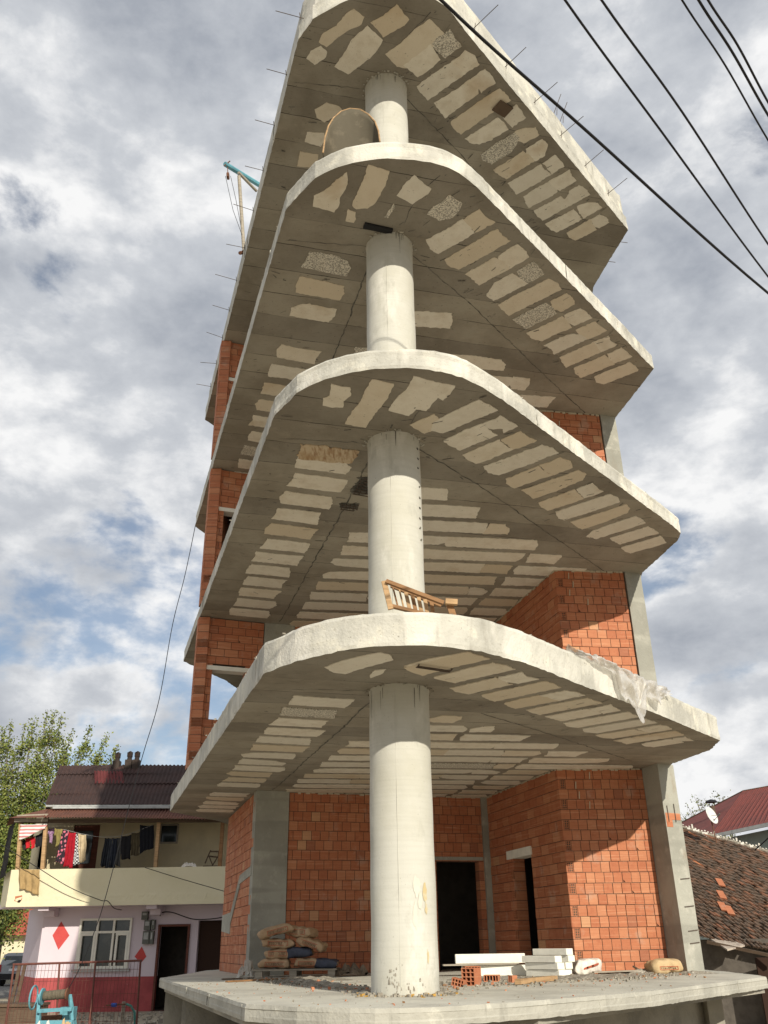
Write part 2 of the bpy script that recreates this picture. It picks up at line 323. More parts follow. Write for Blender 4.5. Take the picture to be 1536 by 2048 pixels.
# ================================================================== THE UNFINISHED BUILDING
BLD = empty('unfinished_building', (0, 0, G), 'unfinished tall concrete and red brick building with curved stacked floor slabs', 'building')
def vnorm(a): l = math.hypot(*a); return (a[0]/l, a[1]/l)
def resample(P, step):
    out = []
    for i in range(len(P)):
        a = P[i]; b = P[(i+1) % len(P)]; l = math.dist(a, b); n = max(1, int(l/step))
        for k in range(n): out.append((a[0]+(b[0]-a[0])*k/n, a[1]+(b[1]-a[1])*k/n))
    return out
BACK = [(4.7, 12.2), (-3.3, 12.2), (-3.75, 9.9)]
OUT = {
 1: [(-4.36, 8.48), (-1.27, -.74), (-.93, -1.13), (-.69, -1.32), (-.41, -1.46), (-.14, -1.52), (.23, -1.52), (.54, -1.42), (.79, -1.28), (1.16, -.93), (1.73, -.24), (2.79, 1.06), (4.12, 2.75), (4.19, 3.41), (3.95, 4.34)],
 2: [(-4.33, 8.4), (-1.29, -.69), (-1.0, -1.11), (-.68, -1.35), (-.32, -1.48), (.07, -1.51), (.38, -1.47), (.66, -1.36), (.93, -1.14), (1.16, -.9), (3.78, 2.29), (4.05, 2.64), (4.08, 2.9), (3.86, 4.12)],
 3: [(-4.31, 8.3), (-1.26, -.73), (-.86, -1.21), (-.49, -1.4), (0, -1.47), (.5, -1.40), (.84, -1.23), (1.1, -.97), (4.16, 2.84), (3.86, 4.28)],
 4: [(-4.42, 8.75), (-1.18, -.86), (-.96, -1.15), (-.58, -1.35), (-.2, -1.47), (.3, -1.5), (.76, -1.32), (1.13, -.87), (4.17, 2.91), (3.85, 4.39)],
 0: [(-3.62, 6.5), (-3.60, 5.75), (-1.24, -1.03), (-.79, -1.46), (-.04, -1.80), (.9, -1.26), (2.13, -.04), (4.2, 2.85), (4.30, 3.4), (4.36, 4.6)]}
ZB = {0: -.115, 1: 2.7, 2: 5.59, 3: 8.55, 4: 11.53}; ZT = {0: 0, 1: 3.0, 2: 5.82, 3: 8.82, 4: 11.83}
def smooth_poly(P, i0, i1):
    """round the free front corner between indices i0..i1 with a spline"""
    out = P[:i0]
    for i in range(i0, i1):
        p0, p1, p2, p3 = P[i-1] if i > i0 else P[i], P[i], P[i+1], P[i+2] if i+2 <= i1 else P[i+1]
        for k in range(5):
            t = k/5
            out.append(tuple(.5*((2*p1[j])+(-p0[j]+p2[j])*t+(2*p0[j]-5*p1[j]+4*p2[j]-p3[j])*t*t+(-p0[j]+3*p1[j]-3*p2[j]+p3[j])*t**3) for j in (0, 1)))
    return out+P[i1:]
SM = {0: (3, 5), 1: (2, 9), 2: (2, 9), 3: (2, 7), 4: (2, 7)}
SLAB = {}
def make_slab(k):
    P = smooth_poly(OUT[k], *SM[k])+BACK
    P = resample(P, .055); n = len(P)
    zb, zt = ZB[k], ZT[k]; mb = MB(); rn = random.Random(k*11+3)
    nrm = []
    for i in range(n):
        a, b = P[i-1], P[(i+1) % n]; d = vnorm((b[0]-a[0], b[1]-a[1])); nrm.append((d[1], -d[0]))
    # smooth random roughness along the edge
    def rough(amp, m_=3):
        r_ = [rn.uniform(-1, 1) for _ in range(n)]; s2 = [rn.gauss(0, 1) for _ in range(n//9+2)]
        return [amp*(.55*r_[i]+.5*(s2[i//9]*(1-(i % 9)/9)+s2[i//9+1]*((i % 9)/9))) for i in range(n)]
    rows = [(zb, .007, .0), (zb+.03, .005, .003), ((zb*.65+zt*.35), .006, .0), ((zb*.3+zt*.7), .005, 0), (zt-.03, .004, .004), (zt, .006, -.004)]
    rings = []
    for ri, (z, al, off) in enumerate(rows):
        q5 = .5 if k == 0 else 1; ro = rough(al*q5); rz = rough((.007 if ri in (0, 5) else .003)*q5)
        rings.append([(P[i][0]+nrm[i][0]*(ro[i]+off), P[i][1]+nrm[i][1]*(ro[i]+off), z+(-abs(rz[i])*(1.6 if ri == 0 else 1) if ri == 0 else rz[i])) for i in range(n)])
    inner = lambda z, d, j: [(P[i][0]-nrm[i][0]*d, P[i][1]-nrm[i][1]*d, z) for i in range(n)]
    rings = [inner(zb, .03, 0)]+rings+[inner(zt, .04, 0)]
    b = len(mb.v)
    for r_ in rings: mb.v += r_
    for ri in range(len(rings)-1):
        for i in range(n):
            j = (i+1) % n
            mb.f.append((b+ri*n+i, b+ri*n+j, b+(ri+1)*n+j, b+(ri+1)*n+i)); mb.m.append(1 if ri == 0 else 0 if ri < len(rings)-2 else 2); mb.r.append(.5)
    mb.f.append(tuple(b+i for i in range(n))[::-1]); mb.m.append(1); mb.r.append(.5)
    mb.f.append(tuple(b+(len(rings)-1)*n+i for i in range(n))); mb.m.append(2); mb.r.append(.5)
    # mortar fins where form panels met
    for i in range(n):
        if rn.random() < .016 and P[i][1] < 6:
            w = rn.uniform(.004, .009); t = (-nrm[i][1], nrm[i][0]); o = Vector((P[i][0], P[i][1], zb+.008))
            z1 = zt-.008
            mb.obox(o-Vector((nrm[i][0], nrm[i][1], 0))*.02, (t[0]*w, t[1]*w, 0), (nrm[i][0]*.026, nrm[i][1]*.026, 0), (rn.uniform(-.01, .01), 0, z1-zb-.008), 0 if rn.random() < .6 else 3)
    nm = 'podium_slab' if k == 0 else 'floor_slab'
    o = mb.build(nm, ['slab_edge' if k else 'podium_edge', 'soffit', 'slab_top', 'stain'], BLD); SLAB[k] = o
    # make sure normals are consistent
    bm = bmesh.new(); bm.from_mesh(o.data); bmesh.ops.recalc_face_normals(bm, faces=bm.faces); bm.to_mesh(o.data); bm.free()
    return o
for k in range(5): make_slab(k)
tag(SLAB[4], 'topmost slab with a raised upstand and bars sticking out'); tag(SLAB[1], 'lowest suspended slab, plastic film over its right edge')

# --- infill blocks flush in each soffit, ragged where cement ran over them
def ragged(poly, z, mb, rn, amp=.010, r=None, step=.035):
    out = []
    n = len(poly)
    for i in range(n):
        a, b = poly[i], poly[(i+1) % n]; l = math.dist(a, b); m_ = max(1, int(l/step)); d = vnorm((b[0]-a[0]+1e-9, b[1]-a[1])); nn = (d[1], -d[0])
        for k in range(m_):
            j = rn.uniform(-1, 1)*amp*(2.0 if rn.random() < .06 else 1)
            out.append((a[0]+(b[0]-a[0])*k/m_+nn[0]*j, a[1]+(b[1]-a[1])*k/m_+nn[1]*j, z))
    # orientation: face down
    ar = sum(out[i][0]*out[(i+1) % len(out)][1]-out[(i+1) % len(out)][0]*out[i][1] for i in range(len(out)))
    if ar > 0: out = out[::-1]
    mb.face(out, 0, r); N_ = len(out); b_ = len(mb.v); mb.v += [(x_, y_, z_+.012) for x_, y_, z_ in out]; rr_ = mb.r[-1]
    for q_ in range(N_): mb.f.append((b_-N_+q_, b_+q_, b_+(q_+1) % N_, b_-N_+(q_+1) % N_)); mb.m.append(0); mb.r.append(rr_)
def quad_from(o, a, b, rn, la, lb):
    """o corner, unit a (long), unit b, sizes; with irregular ends"""
    j = lambda s_: rn.uniform(-s_, s_)
    P = [(0+j(.03), 0+j(.012)), (la*.5+j(.1), j(.015)), (la+j(.04), j(.02)), (la+j(.04)+.02, lb*.5), (la+j(.04), lb+j(.015)), (la*.5+j(.1), lb+j(.015)), (0+j(.03), lb+j(.015)), (j(.03)-.01, lb*.5)]
    if rn.random() < .22:
        c = rn.choice([0, 2, 4, 6]); P[c] = (P[c][0]+(.09 if c in (0, 6) else -.09), P[c][1]+(.05 if c < 3 else -.05))
    return [(o[0]+a[0]*x+b[0]*y, o[1]+a[1]*x+b[1]*y) for x, y in P]
def inside(p, poly, z=None):
    c = False; n = len(poly)
    for i in range(n):
        x1, y1 = poly[i]; x2, y2 = poly[(i+1) % n]
        if (y1 > p[1]) != (y2 > p[1]) and p[0] < (x2-x1)*(p[1]-y1)/(y2-y1)+x1: c = not c
    return c
RA = lambda x, y: (320+x/2.4, 1100+y/2.4)
RB = lambda x, y: (900+x*.41406, 1000+y*.41406)
R6 = lambda x, y: (360+x*.39063, 560+y*.39063)
R8 = lambda x, y: (360+x*.39063, y*.39063)
FRONT = {
 1: [(RA, [(790,560),(870,530),(990,500),(1060,490),(1110,505),(1120,525),(1050,545),(970,565),(890,592),(830,585)]), (RA, [(1170,555),(1290,520),(1470,487),(1490,510),(1440,540),(1350,556),(1280,560)]), (RA, [(1005,600),(1030,575),(1085,570),(1070,590),(1010,612)])],
 2: [(R6, [(775,530),(830,545),(872,548),(875,590),(840,620),(835,650),(780,650),(728,640),(735,605),(765,590)]), (R6, [(985,505),(1097,530),(1060,610),(1000,680),(950,755),(843,735),(880,670),(925,620),(950,560)]), (R6, [(1195,490),(1310,520),(1410,540),(1385,580),(1345,615),(1320,600),(1260,670),(1210,660),(1170,695),(1065,665),(1110,600),(1160,560)]), (R6, [(1175,740),(1300,685),(1360,735),(1340,750),(1250,785)])],
 3: [(R8, [(855,880),(860,940),(820,1010),(815,1050),(790,1085),(680,1055),(685,1000),(740,975),(800,920)]), (R8, [(965,840),(1075,875),(1050,950),(1000,1040),(960,1065),(900,1070),(880,1050),(920,960),(945,900)]), (R8, [(860,1070),(900,1085),(900,1120),(890,1138),(845,1130)]), (R8, [(1200,895),(1285,965),(1270,990),(1220,1020),(1190,1045),(1110,1000),(1150,940)]), (R8, [(1380,995),(1445,1040),(1420,1090),(1395,1115),(1330,1130),(1265,1095),(1290,1060),(1345,1030)]), (R8, [(1095,1040),(1100,1060),(1065,1115),(1045,1110)])],
 4: [(R8, [(890,45),(945,85),(930,125),(850,160),(780,215),(750,240),(710,215),(725,175),(800,130),(850,70)]), (R8, [(720,235),(755,265),(740,300),(690,330),(648,300),(670,260)]), (R8, [(1110,20),(1175,100),(1150,130),(1090,160),(1040,190),(1010,150),(975,115),(1040,80)]), (R8, [(960,130),(1040,205),(1000,270),(930,330),(860,380),(790,340),(840,270),(880,200)]), (R8, [(1280,95),(1365,180),(1330,210),(1250,280),(1165,350),(1110,340),(1050,275),(1130,220),(1200,150)]), (R8, [(690,560),(750,525),(820,545),(835,575),(740,625),(700,600)]), (R8, [(650,675),(740,680),(745,715),(720,750),(640,725)]), (R8, [(615,775),(710,790),(700,860),(600,850)])]}
def make_blocks(k):
    rn = random.Random(k*5+1); z = ZB[k]-.0075; parts = []
    def emit(poly, r=None, amp=.009):
        mb = MB(); ragged(poly, z-.00015*(len(parts) % 12), mb, rn, amp, (rn.random()*(.87 if k < 3 else 1.03)) if r is None else r)
        parts.append(mb)
    for fn, pts in FRONT[k]:
        emit([tuple(atz(*fn(*p), ZB[k])[:2]) for p in pts], None, .006)
    # strip along the left edge
    A = OUT[k][1]; F = OUT[k][0]; e = vnorm((F[0]-A[0], F[1]-A[1])); n = (e[1], -e[0])
    if n[0] < 0: n = (-n[0], -n[1])
    s = {1: .72, 2: .72, 3: .62, 4: 9}[k]; lim = {1: 9.6, 2: 9.3, 3: 7.5, 4: 9}[k]
    while s < lim:
        if not (6.4 < s < 6.8) and not (k == 3 and rn.random() < .08):
            lw = .36 if k != 3 else .33
            w = rn.uniform(.60, .68); st = .47+rn.uniform(-.02, .03)
            if k == 3: st -= .03
            o = (A[0]+e[0]*s+n[0]*st, A[1]+e[1]*s+n[1]*st)
            emit(quad_from(o, n, e, rn, w, lw))
        s += .5 if k != 3 else .52
    # strip along the right edge
    C0 = (1.0, -1.1); D0 = (4.12, 2.75); e = vnorm((D0[0]-C0[0], D0[1]-C0[1])); n = (-e[1], e[0])
    s = {1: -.42, 2: .1, 3: .42, 4: .05}[k]; pitch = {1: .44, 2: .42, 3: .42, 4: .40}[k]
    while s < 4.75:
        st = .17 + rn.uniform(-.02, .03); w = {1: .80, 2: .82, 3: .84, 4: .88}[k]
        if s < .3: w *= .9
        if s > 4.2: st += .05; w *= .75
        o = (C0[0]+e[0]*s+n[0]*st, C0[1]+e[1]*s+n[1]*st); hh = pitch*.74
        if rn.random() < (.3 if k < 3 else .75):     # two pieces with a thin crack between
            c = rn.uniform(.28, .42)*w
            emit(quad_from(o, n, e, rn, c-.012, hh)); o2 = (o[0]+n[0]*c, o[1]+n[1]*c); emit(quad_from(o2, n, e, rn, w-c, hh))
        else: emit(quad_from(o, n, e, rn, w, hh))
        s += pitch
    # middle bays
    A = OUT[1][1]; F = OUT[1][0]; eL = vnorm((F[0]-A[0], F[1]-A[1])); nL = (eL[1]*-1, eL[0]) if eL[1] < 0 else (eL[1], -eL[0])
    d = (math.cos(R(9)), math.sin(R(9))); b = (-d[1], d[0]); t = 1.0 if k < 3 else .72
    tmax = {1: 7.4, 2: 6.4, 3: 4.2, 4: 0}[k]
    while t < tmax:
        # row runs across: from left beam line to right beam line
        def solve(pt, ln_n, off, base):      # param u where (base-based) offset equals off
            c = (pt[0]-base[0])*ln_n[0]+(pt[1]-base[1])*ln_n[1]; dd = d[0]*ln_n[0]+d[1]*ln_n[1]; return (off-c)/dd
        p = (0+b[0]*t, 0+b[1]*t)
        u0 = solve(p, nL, 1.6, A); nR = (-e[1], e[0]); u1 = solve(p, nR, 1.62, C0)
        # inner room wall limits the bays at the back
        p1 = (1.48, 7.4); p2 = (2.31, 4.62); wn = vnorm((p2[1]-p1[1], -(p2[0]-p1[0]))); wn = (wn[0]*-1, wn[1]*-1) if wn[0] < 0 else wn
        if p[1]+d[1]*2 > 4.4: u1 = min(u1, solve(p, wn, -.06, p1))
        cuts = [(u0, u1)]
        if t < 2.0: cuts = [(.55, min(u1, 1.05)), (1.13, u1)] if k == 1 else [(.45, u1)]
        rib = solve(p, wn, -.72, p1)
        if t > 2.9 and rib < u1-.3: cuts = [(u0, rib-.05), (rib+.05, u1)]
        for c0, c1 in cuts:
            c = c0
            while c < c1-.25:
                w = min(rn.uniform(.75, 1.5), c1-c)
                if c1-c-w < .25: w = c1-c
                hh = .33
                if k == 3 and rn.random() < .12: c += w; continue
                emit(quad_from((p[0]+d[0]*c, p[1]+d[1]*c), d, b, rn, w-.02, hh)); c += w
        t += .48
    # every block its own face group in one panel per slab (surface pattern of the soffit)
    mb = MB()
    for q in parts: mb.faces(q.v, q.f, 0, q.r[0])
    o = mb.build('block_infill', 'block', SLAB[k]); return o
for k in (1, 2, 3, 4): make_blocks(k)
# beam joint lines / cracks and broken patches with bars showing
def crack(k, pts, w=.014):
    mb = MB(); rn = random.Random(k*3+len(pts)); z = ZB[k]-.003
    P = []
    for a, b in zip(pts[:-1], pts[1:]):
        n = max(2, int(math.dist(a, b)/.08))
        for i in range(n): P.append((a[0]+(b[0]-a[0])*i/n+rn.uniform(-.012, .012), a[1]+(b[1]-a[1])*i/n+rn.uniform(-.012, .012)))
    P.append(pts[-1])
    for a, b in zip(P[:-1], P[1:]):
        d = vnorm((b[0]-a[0], b[1]-a[1])); n = (-d[1], d[0]); h = w*rn.uniform(.3, 1)/2
        mb.face([(a[0]-n[0]*h, a[1]-n[1]*h, z), (a[0]+n[0]*h, a[1]+n[1]*h, z), (b[0]+n[0]*h, b[1]+n[1]*h, z), (b[0]-n[0]*h, b[1]-n[1]*h, z)])
    mb.build('soffit_crack', 'stain', SLAB[k])
for k in (1, 2, 3, 4):
    crack(k, [(-.25, .2), (-.66, 1.59), (-1.31, 3.63), (-1.95, 5.7), (-2.1, 6.1)], .022)
    crack(k, [(.28, .1), (1.1, 1.1), (2.3, 2.75), (3.3, 4.1)] if k != 1 else [(.9, 1.0), (1.7, 2.0), (3.3, 4.1)], .018)
    crack(k, [(-1.3, -.2), (-.3, -.05)], .01)
    if k > 1: crack(k, [(.2, -.45), (.35, -.9), (.62, -1.2)], .012)
def bare_bars(k, cx, cy, w, h, ang, n1, n2):
    mb = MB(); ca, sa = math.cos(ang), math.sin(ang)
    T = lambda x, y, z: (cx+x*ca-y*sa, cy+x*sa+y*ca, z)
    rn = random.Random(3); ragged([T(-w*.6, -h*.5, 0)[:2], T(w*.5, -h*.6, 0)[:2], T(w*.62, h*.4, 0)[:2], T(0, h*.66, 0)[:2], T(-w*.6, h*.5, 0)[:2]], ZB[k]-.0055, mb, rn, .03)
    for i in range(n1):
        x = -w/2+w*i/(n1-1)+rn.uniform(-.01, .01); mb.tube([T(x, -h/2*rn.uniform(.8, 1.1), ZB[k]-.02), T(x+.02, h/2*rn.uniform(.7, 1.1), ZB[k]-.02)], .007, 5, 1)
    for i in range(n2):
        y = -h/2+h*i/(n2-1)+rn.uniform(-.01, .01); mb.tube([T(-w/2*rn.uniform(.8, 1.1), y, ZB[k]-.034), T(w/2*rn.uniform(.8, 1.1), y+.01, ZB[k]-.034)], .007, 5, 1)
    mb.build('exposed_bars', ['stain', 'rebar'], SLAB[k])
bare_bars(2, -.36, 1.0, .22, .42, .35, 4, 7); bare_bars(2, -.60, 1.55, .2, .14, .3, 5, 3)
q = atz(868, 1331, 2.7); bare_bars(1, q.x, q.y, .34, .05, .5, 2, 2)
q = atz(757, 455, 8.55)
mb = MB(); mb.bar((q.x-.18, q.y-.06, 8.535), (q.x+.17, q.y+.06, 8.535), .09, .03); mb.build('tarred_patch', 'black', SLAB[3])
# rust coloured seep on slab two
mb = MB(); rn = random.Random(2)
ragged([tuple(atz(*R6(*p), 5.59)[:2]) for p in [(615,840),(760,850),(915,875),(880,935),(780,930),(600,910)]], 5.59-.0115, mb, rn, .02); mb.build('rust_seep', mat('rust_stain', (.58, .47, .33), .9, [(5, 6, (.28, .14, .06), .46, .66, .85, (5, 1, 1), (0, 0, R(-20))), (3, 4, (.42, .28, .15), .5, .65, .7)]), SLAB[2])

def blemishes(k):
    mb = MB(); rn = random.Random(k*17); z = ZB[k]-.0035; e = (.63, .777); n = (-.777, .63)
    for i in range(230):
        if i < 120: s_ = rn.uniform(-.3, 4.7); o_ = rn.uniform(.08, 1.3); x = 1.0+e[0]*s_+n[0]*o_; y = -1.1+e[1]*s_+n[1]*o_; a = math.atan2(n[1], n[0])
        else: s_ = rn.uniform(-.2, 8); o_ = rn.uniform(.1, 2.6); x = -1.27-.317*s_+.948*o_; y = -.74+.948*s_+.317*o_; a = .26
        if not inside((x, y), OUT[k]+BACK): continue
        a += rn.gauss(0, .3); L_ = rn.uniform(.015, .13); w = rn.uniform(.002, .012); m_ = 7; P = []
        for q in range(m_): t = q/(m_-1); P.append((x+math.cos(a)*L_*(t-.5)-math.sin(a)*w*rn.uniform(.3, 1), y+math.sin(a)*L_*(t-.5)+math.cos(a)*w*rn.uniform(.3, 1)))
        for q in range(m_-1, -1, -1): t = q/(m_-1); P.append((x+math.cos(a)*L_*(t-.5)+math.sin(a)*w*rn.uniform(.3, 1), y+math.sin(a)*L_*(t-.5)-math.cos(a)*w*rn.uniform(.3, 1)))
        mb.face([(p[0], p[1], z-(.0075 if i % 4 == 0 else 0)) for p in P], 0 if rn.random() < .75 else 1)
    tag(mb.build('soffit_blemish', ['stain', 'rubble'], SLAB[k]), kind='stuff')
for k in (1, 2, 3, 4): blemishes(k)

# --- round columns, one per storey
def make_round_column(z0, z1, first):
    mb = MB(); n = 96; rn = random.Random(int(z0*10)+5); rows = 40; b = 0
    r0 = .300
    for j in range(rows+1):
        z = z0+(z1-z0)*j/rows
        for i in range(n):
            t = 2*math.pi*i/n; r_ = r0+.0018*math.sin(z*9+t*2)+.0015*math.sin(3*t+z*3)
            if j == 0: r_ += .012*rn.random()
            if j == rows: r_ += .010*rn.random()
            mb.v.append((r_*math.cos(t), r_*math.sin(t), z))
    for j in range(rows):
        for i in range(n):
            mb.f.append((j*n+i, j*n+(i+1) % n, (j+1)*n+(i+1) % n, (j+1)*n+i)); mb.m.append(0); mb.r.append(.5)
    o = mb.build('round_column', 'column', BLD, smooth=True)
    s = MB()
    a = R(-97)                                         # the form's vertical seam
    for j in range(30):
        za = z0+(z1-z0)*j/30; zb = z0+(z1-z0)*(j+1)/30; aa = a+.004*math.sin(za*3)
        s.bar((.301*math.cos(aa), .301*math.sin(aa), za), (.301*math.cos(aa), .301*math.sin(aa), zb), .006+.004*rn.random(), .006, up=(0, 1, 0))
    s.build('form_seam', 'column', o)
    if z0 < 9:
        st = MB()
        for i in range(7):
            aa = R(-90+rn.gauss(0, 30)); L_ = rn.uniform(.05, .34)*(1 if rn.random() < .5 else .4); w = rn.uniform(.002, .006); pp = []
            zz = z1-.005
            P = [(.3032, aa-w/.3, zz), (.3032, aa+w/.3, zz), (.3032, aa+.3*w/.3, zz-L_), (.3032, aa-.3*w/.3, zz-L_)]
            st.face([(r_*math.cos(t), r_*math.sin(t), z) for r_, t, z in P][::-1])
        tag(st.build('drip_stain', 'stain', o), kind='stuff')
    # rough collar of cement at foot and head
    c = MB()
    for (zc, rr, m_, amp) in ((z0, .33, 60, .05), (z1, .32, 50, .03)):
        for i in range(m_):
            t = rn.uniform(0, 2*math.pi); s_ = rn.uniform(.008, .028)*(1.2 if zc == z0 else .8); r_ = rr+rn.uniform(-.03, amp)
            p = Vector((r_*math.cos(t), r_*math.sin(t), zc+(s_*.3 if zc == z0 else -s_*.3)))
            c.obox(p-Vector((s_, s_, s_))*.5, (s_*1.3, s_*.4, 0), (-s_*.3, s_, s_*.2), (0, s_*.3, s_))
    tag(c.build('cement_crumbs', 'rubble' if first else 'slab_edge', o), kind='stuff')
    return o
COLS = [make_round_column(ZT[k], ZB[k+1], k == 0) for k in range(4)]; COL1 = COLS[0]
# punched marks on the second column
mb = MB(); rn = random.Random(4)
for i in range(9):
    z = 5.45-.13*i-(.1 if i > 2 else 0); t = R(-90+62+rn.uniform(-3, 3)); 
    mb = MB(); mb.bar((.303*math.cos(t), .303*math.sin(t), z), (.303*math.cos(t+.1), .303*math.sin(t+.1), z+rn.uniform(-.01, .03)), .010, .016); mb.build('punched_mark', 'stain', COLS[1])
# honeycombed, ochre patches low on the ground column
mb = MB(); PM = [mat('ochre_stain', (.50, .40, .22), .9, [(9, 5, (.54, .50, .38), .42, .6, .9)]), mat('pale_patch', (.60, .585, .50), .9, [(5, 5, (.56, .54, .46), .45, .6, .9)]), 'rubble']
def colpatch(pts, mi, rad=.3025):
    mb.face([(rad*math.cos(R(a)), rad*math.sin(R(a)), z) for a, z in pts][::-1], mi)
def blobpatch(a0, z0, ra, rz, mi, sd):
    rn = random.Random(sd); colpatch([(a0+ra*math.cos(t)*rn.uniform(.6, 1.1), z0+rz*math.sin(t)*rn.uniform(.6, 1.15)) for t in [2*math.pi*k/16 for k in range(16)]], mi)
    mb.build('ochre_patch' if mi == 0 else 'pale_patch', PM, COL1); mb.v, mb.f, mb.m, mb.r = [], [], [], []
for a0, z0, ra, rz, mi in ((-50, .80, 5, .10, 0), (-48, .68, 3, .05, 0), (-47, .30, 3, .06, 0), (-66, .86, 8, .09, 1), (-70, .62, 5, .12, 1), (-60, .74, 5, .08, 1)): blobpatch(a0, z0, ra, rz, mi, int(a0*z0*7))
for i in range(40):
    a = random.uniform(-125, -58); z = abs(random.gauss(0, .09))+.02; s_ = random.uniform(.4, 1.6); colpatch([(a, z), (a+s_*2, z), (a+s_*1.5, z+.02*s_), (a+.3, z+.018*s_)], 2, .304)
tag(mb.build('honeycomb_pits', PM, COL1), kind='stuff')

# --- square columns
def prism(name, P, z0, z1, m_, parent, rows=14, label=None):
    mb = MB(); rn = random.Random(int(z0*7+P[0][0]*13)); P = resample(P, .12); n = len(P)
    for j in range(rows+1):
        for x, y in P: mb.v.append((x+rn.uniform(-.002, .002), y+rn.uniform(-.002, .002), z0+(z1-z0)*j/rows))
    for j in range(rows):
        for i in range(n): mb.f.append((j*n+i, j*n+(i+1) % n, (j+1)*n+(i+1) % n, (j+1)*n+i)); mb.m.append(0); mb.r.append(.5)
    o = mb.build(name, m_, parent)
    if label: o['label'] = label
    return o
for k in range(4):
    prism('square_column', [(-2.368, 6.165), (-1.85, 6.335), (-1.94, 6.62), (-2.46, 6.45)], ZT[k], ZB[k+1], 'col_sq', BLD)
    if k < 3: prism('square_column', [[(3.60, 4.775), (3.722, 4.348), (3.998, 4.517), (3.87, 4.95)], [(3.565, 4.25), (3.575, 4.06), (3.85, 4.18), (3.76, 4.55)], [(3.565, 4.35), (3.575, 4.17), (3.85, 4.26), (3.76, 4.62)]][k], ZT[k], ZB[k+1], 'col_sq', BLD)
# brick shim in the right column with tie bars
mb = MB(); a = Vector((3.722, 4.348, 0)); b = Vector((3.998, 4.517, 0)); d = (b-a).normalized(); nn = Vector((d.y, -d.x, 0))
mb.obox(a+nn*-.01+d*.015+Vector((0, 0, 1.93)), d*.29, nn*.014, (0, 0, .09), 0); mb.obox(a+nn*-.01+d*.015+Vector((0, 0, 1.83)), d*.12, nn*.014, (0, 0, .1), 0)
mb.bar(a+nn*.012+d*.06+Vector((0, 0, 1.9)), a+nn*.012+d*.06+Vector((0, 0, 2.12)), .008, mi=1); mb.bar(a+nn*.012+d*.2+Vector((0, 0, 1.9)), a+nn*.012+d*.2+Vector((0, 0, 2.15)), .008, mi=1)
for z in (.5, .8, 1.15, .35): mb.bar(a+nn*.004+d*.12+Vector((0, 0, z)), a+nn*.004+d*.3+Vector((0, 0, z+.015)), .012, mi=1)
mb.build('brick_shim', ['brick', 'rebar'], BLD)
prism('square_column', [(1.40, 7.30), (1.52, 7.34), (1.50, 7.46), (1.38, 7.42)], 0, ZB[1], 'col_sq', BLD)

# --- brick walls: every brick modelled inside its wall's one mesh
def brick_wall(p0, p1, z0, z1, bw, rh, th=.19, holes=(), jambs=(), end_hollow=None, name='brick_wall', stagger=.5, seed=1, jit=.004, parent=None):
    rn = random.Random(seed); mb = MB(); p0 = Vector((*p0, 0)); p1 = Vector((*p1, 0)); L_ = (p1-p0).length; d = (p1-p0)/L_; n = Vector((d.y, -d.x, 0))  # n = face towards viewer
    rows = int(round((z1-z0-.01)/rh)); rh = (z1-z0-.012)/rows
    for r_ in range(rows):
        za = z0+r_*rh; zb = za+rh
        segs = [(0, L_)]
        for (h0, h1, hz0, hz1) in holes:
            if zb > hz0+.02 and za < hz1-.02:
                ns = []
                for a, b in segs:
                    if h1 <= a or h0 >= b: ns.append((a, b)); continue
                    if h0 > a: ns.append((a, h0))
                    if h1 < b: ns.append((h1, b))
                segs = ns
        for a, b in segs:
            mb.obox(p0+d*(a+.006)-n*(th-.014)+Vector((0, 0, za)), d*(b-a-.012), n*(th-.024), (0, 0, zb-za), 1)
            s = a-(bw*stagger if r_ % 2 else 0)*(1 if a == 0 else 0)
            if a > 0 and r_ % 2: s = a-bw*.5
            while s < b-.01:
                w = bw*rn.uniform(.96, 1.04); s0, s1 = max(s, a), min(s+w, b)
                if b-s1 < .035: s1 = b
                if s1-s0 > .02:
                    hollow = False
                    if end_hollow == 'start' and a == 0 and s0 <= a+1e-6 and r_ % 2 == 1: hollow = True; s1 = s0+.105; w = s1-s
                    jn = any(abs(s0-j) < .02 for j in jambs) and r_ % 2 == 1
                    g_ = .0045; jo = rn.uniform(-jit, jit)
                    jz = rn.uniform(-.0015, .0015)
                    o = p0+d*(s0+g_)-n*th+Vector((0, 0, za+g_+jz))
                    if hollow or jn:
                        W_ = s1-s0-2*g_; H_ = zb-za-2*g_
                        mb.obox(o, d*W_, n*(th-.05), (0, 0, H_), 2)
                        for c in range(4):
                            mb.obox(o+d*(W_-.007)*c/3+n*(th-.05), d*.007, n*(.05+jo), (0, 0, H_), 0)
                        for c in range(5): mb.obox(o+n*(th-.0495)+Vector((0, 0, (H_-.007)*c/4)), d*W_, n*(.047+jo), (0, 0, .007), 0)
                    else:
                        mb.obox(o, d*(s1-s0-2*g_), n*(th+jo), (0, 0, zb-za-2*g_), 0)
                    if rn.random() < .02 and not hollow:   # broken corner, its dark hollow painted on as a triangle
                        q = p0+d*(s0+.01)+n*(jo+.001)+Vector((0, 0, za+.008)); mb.face([q, q+d*.03, q+Vector((0, 0, .035))], 2)
                s += w
    o = mb.build(name, ['brick', 'mortar', 'void_shade'], parent or BLD); return o
RH = .1445
# ground floor
w = brick_wall((-3.437, 9.517), (-2.40, 6.27), 0, 2.7, .20, RH, seed=1)
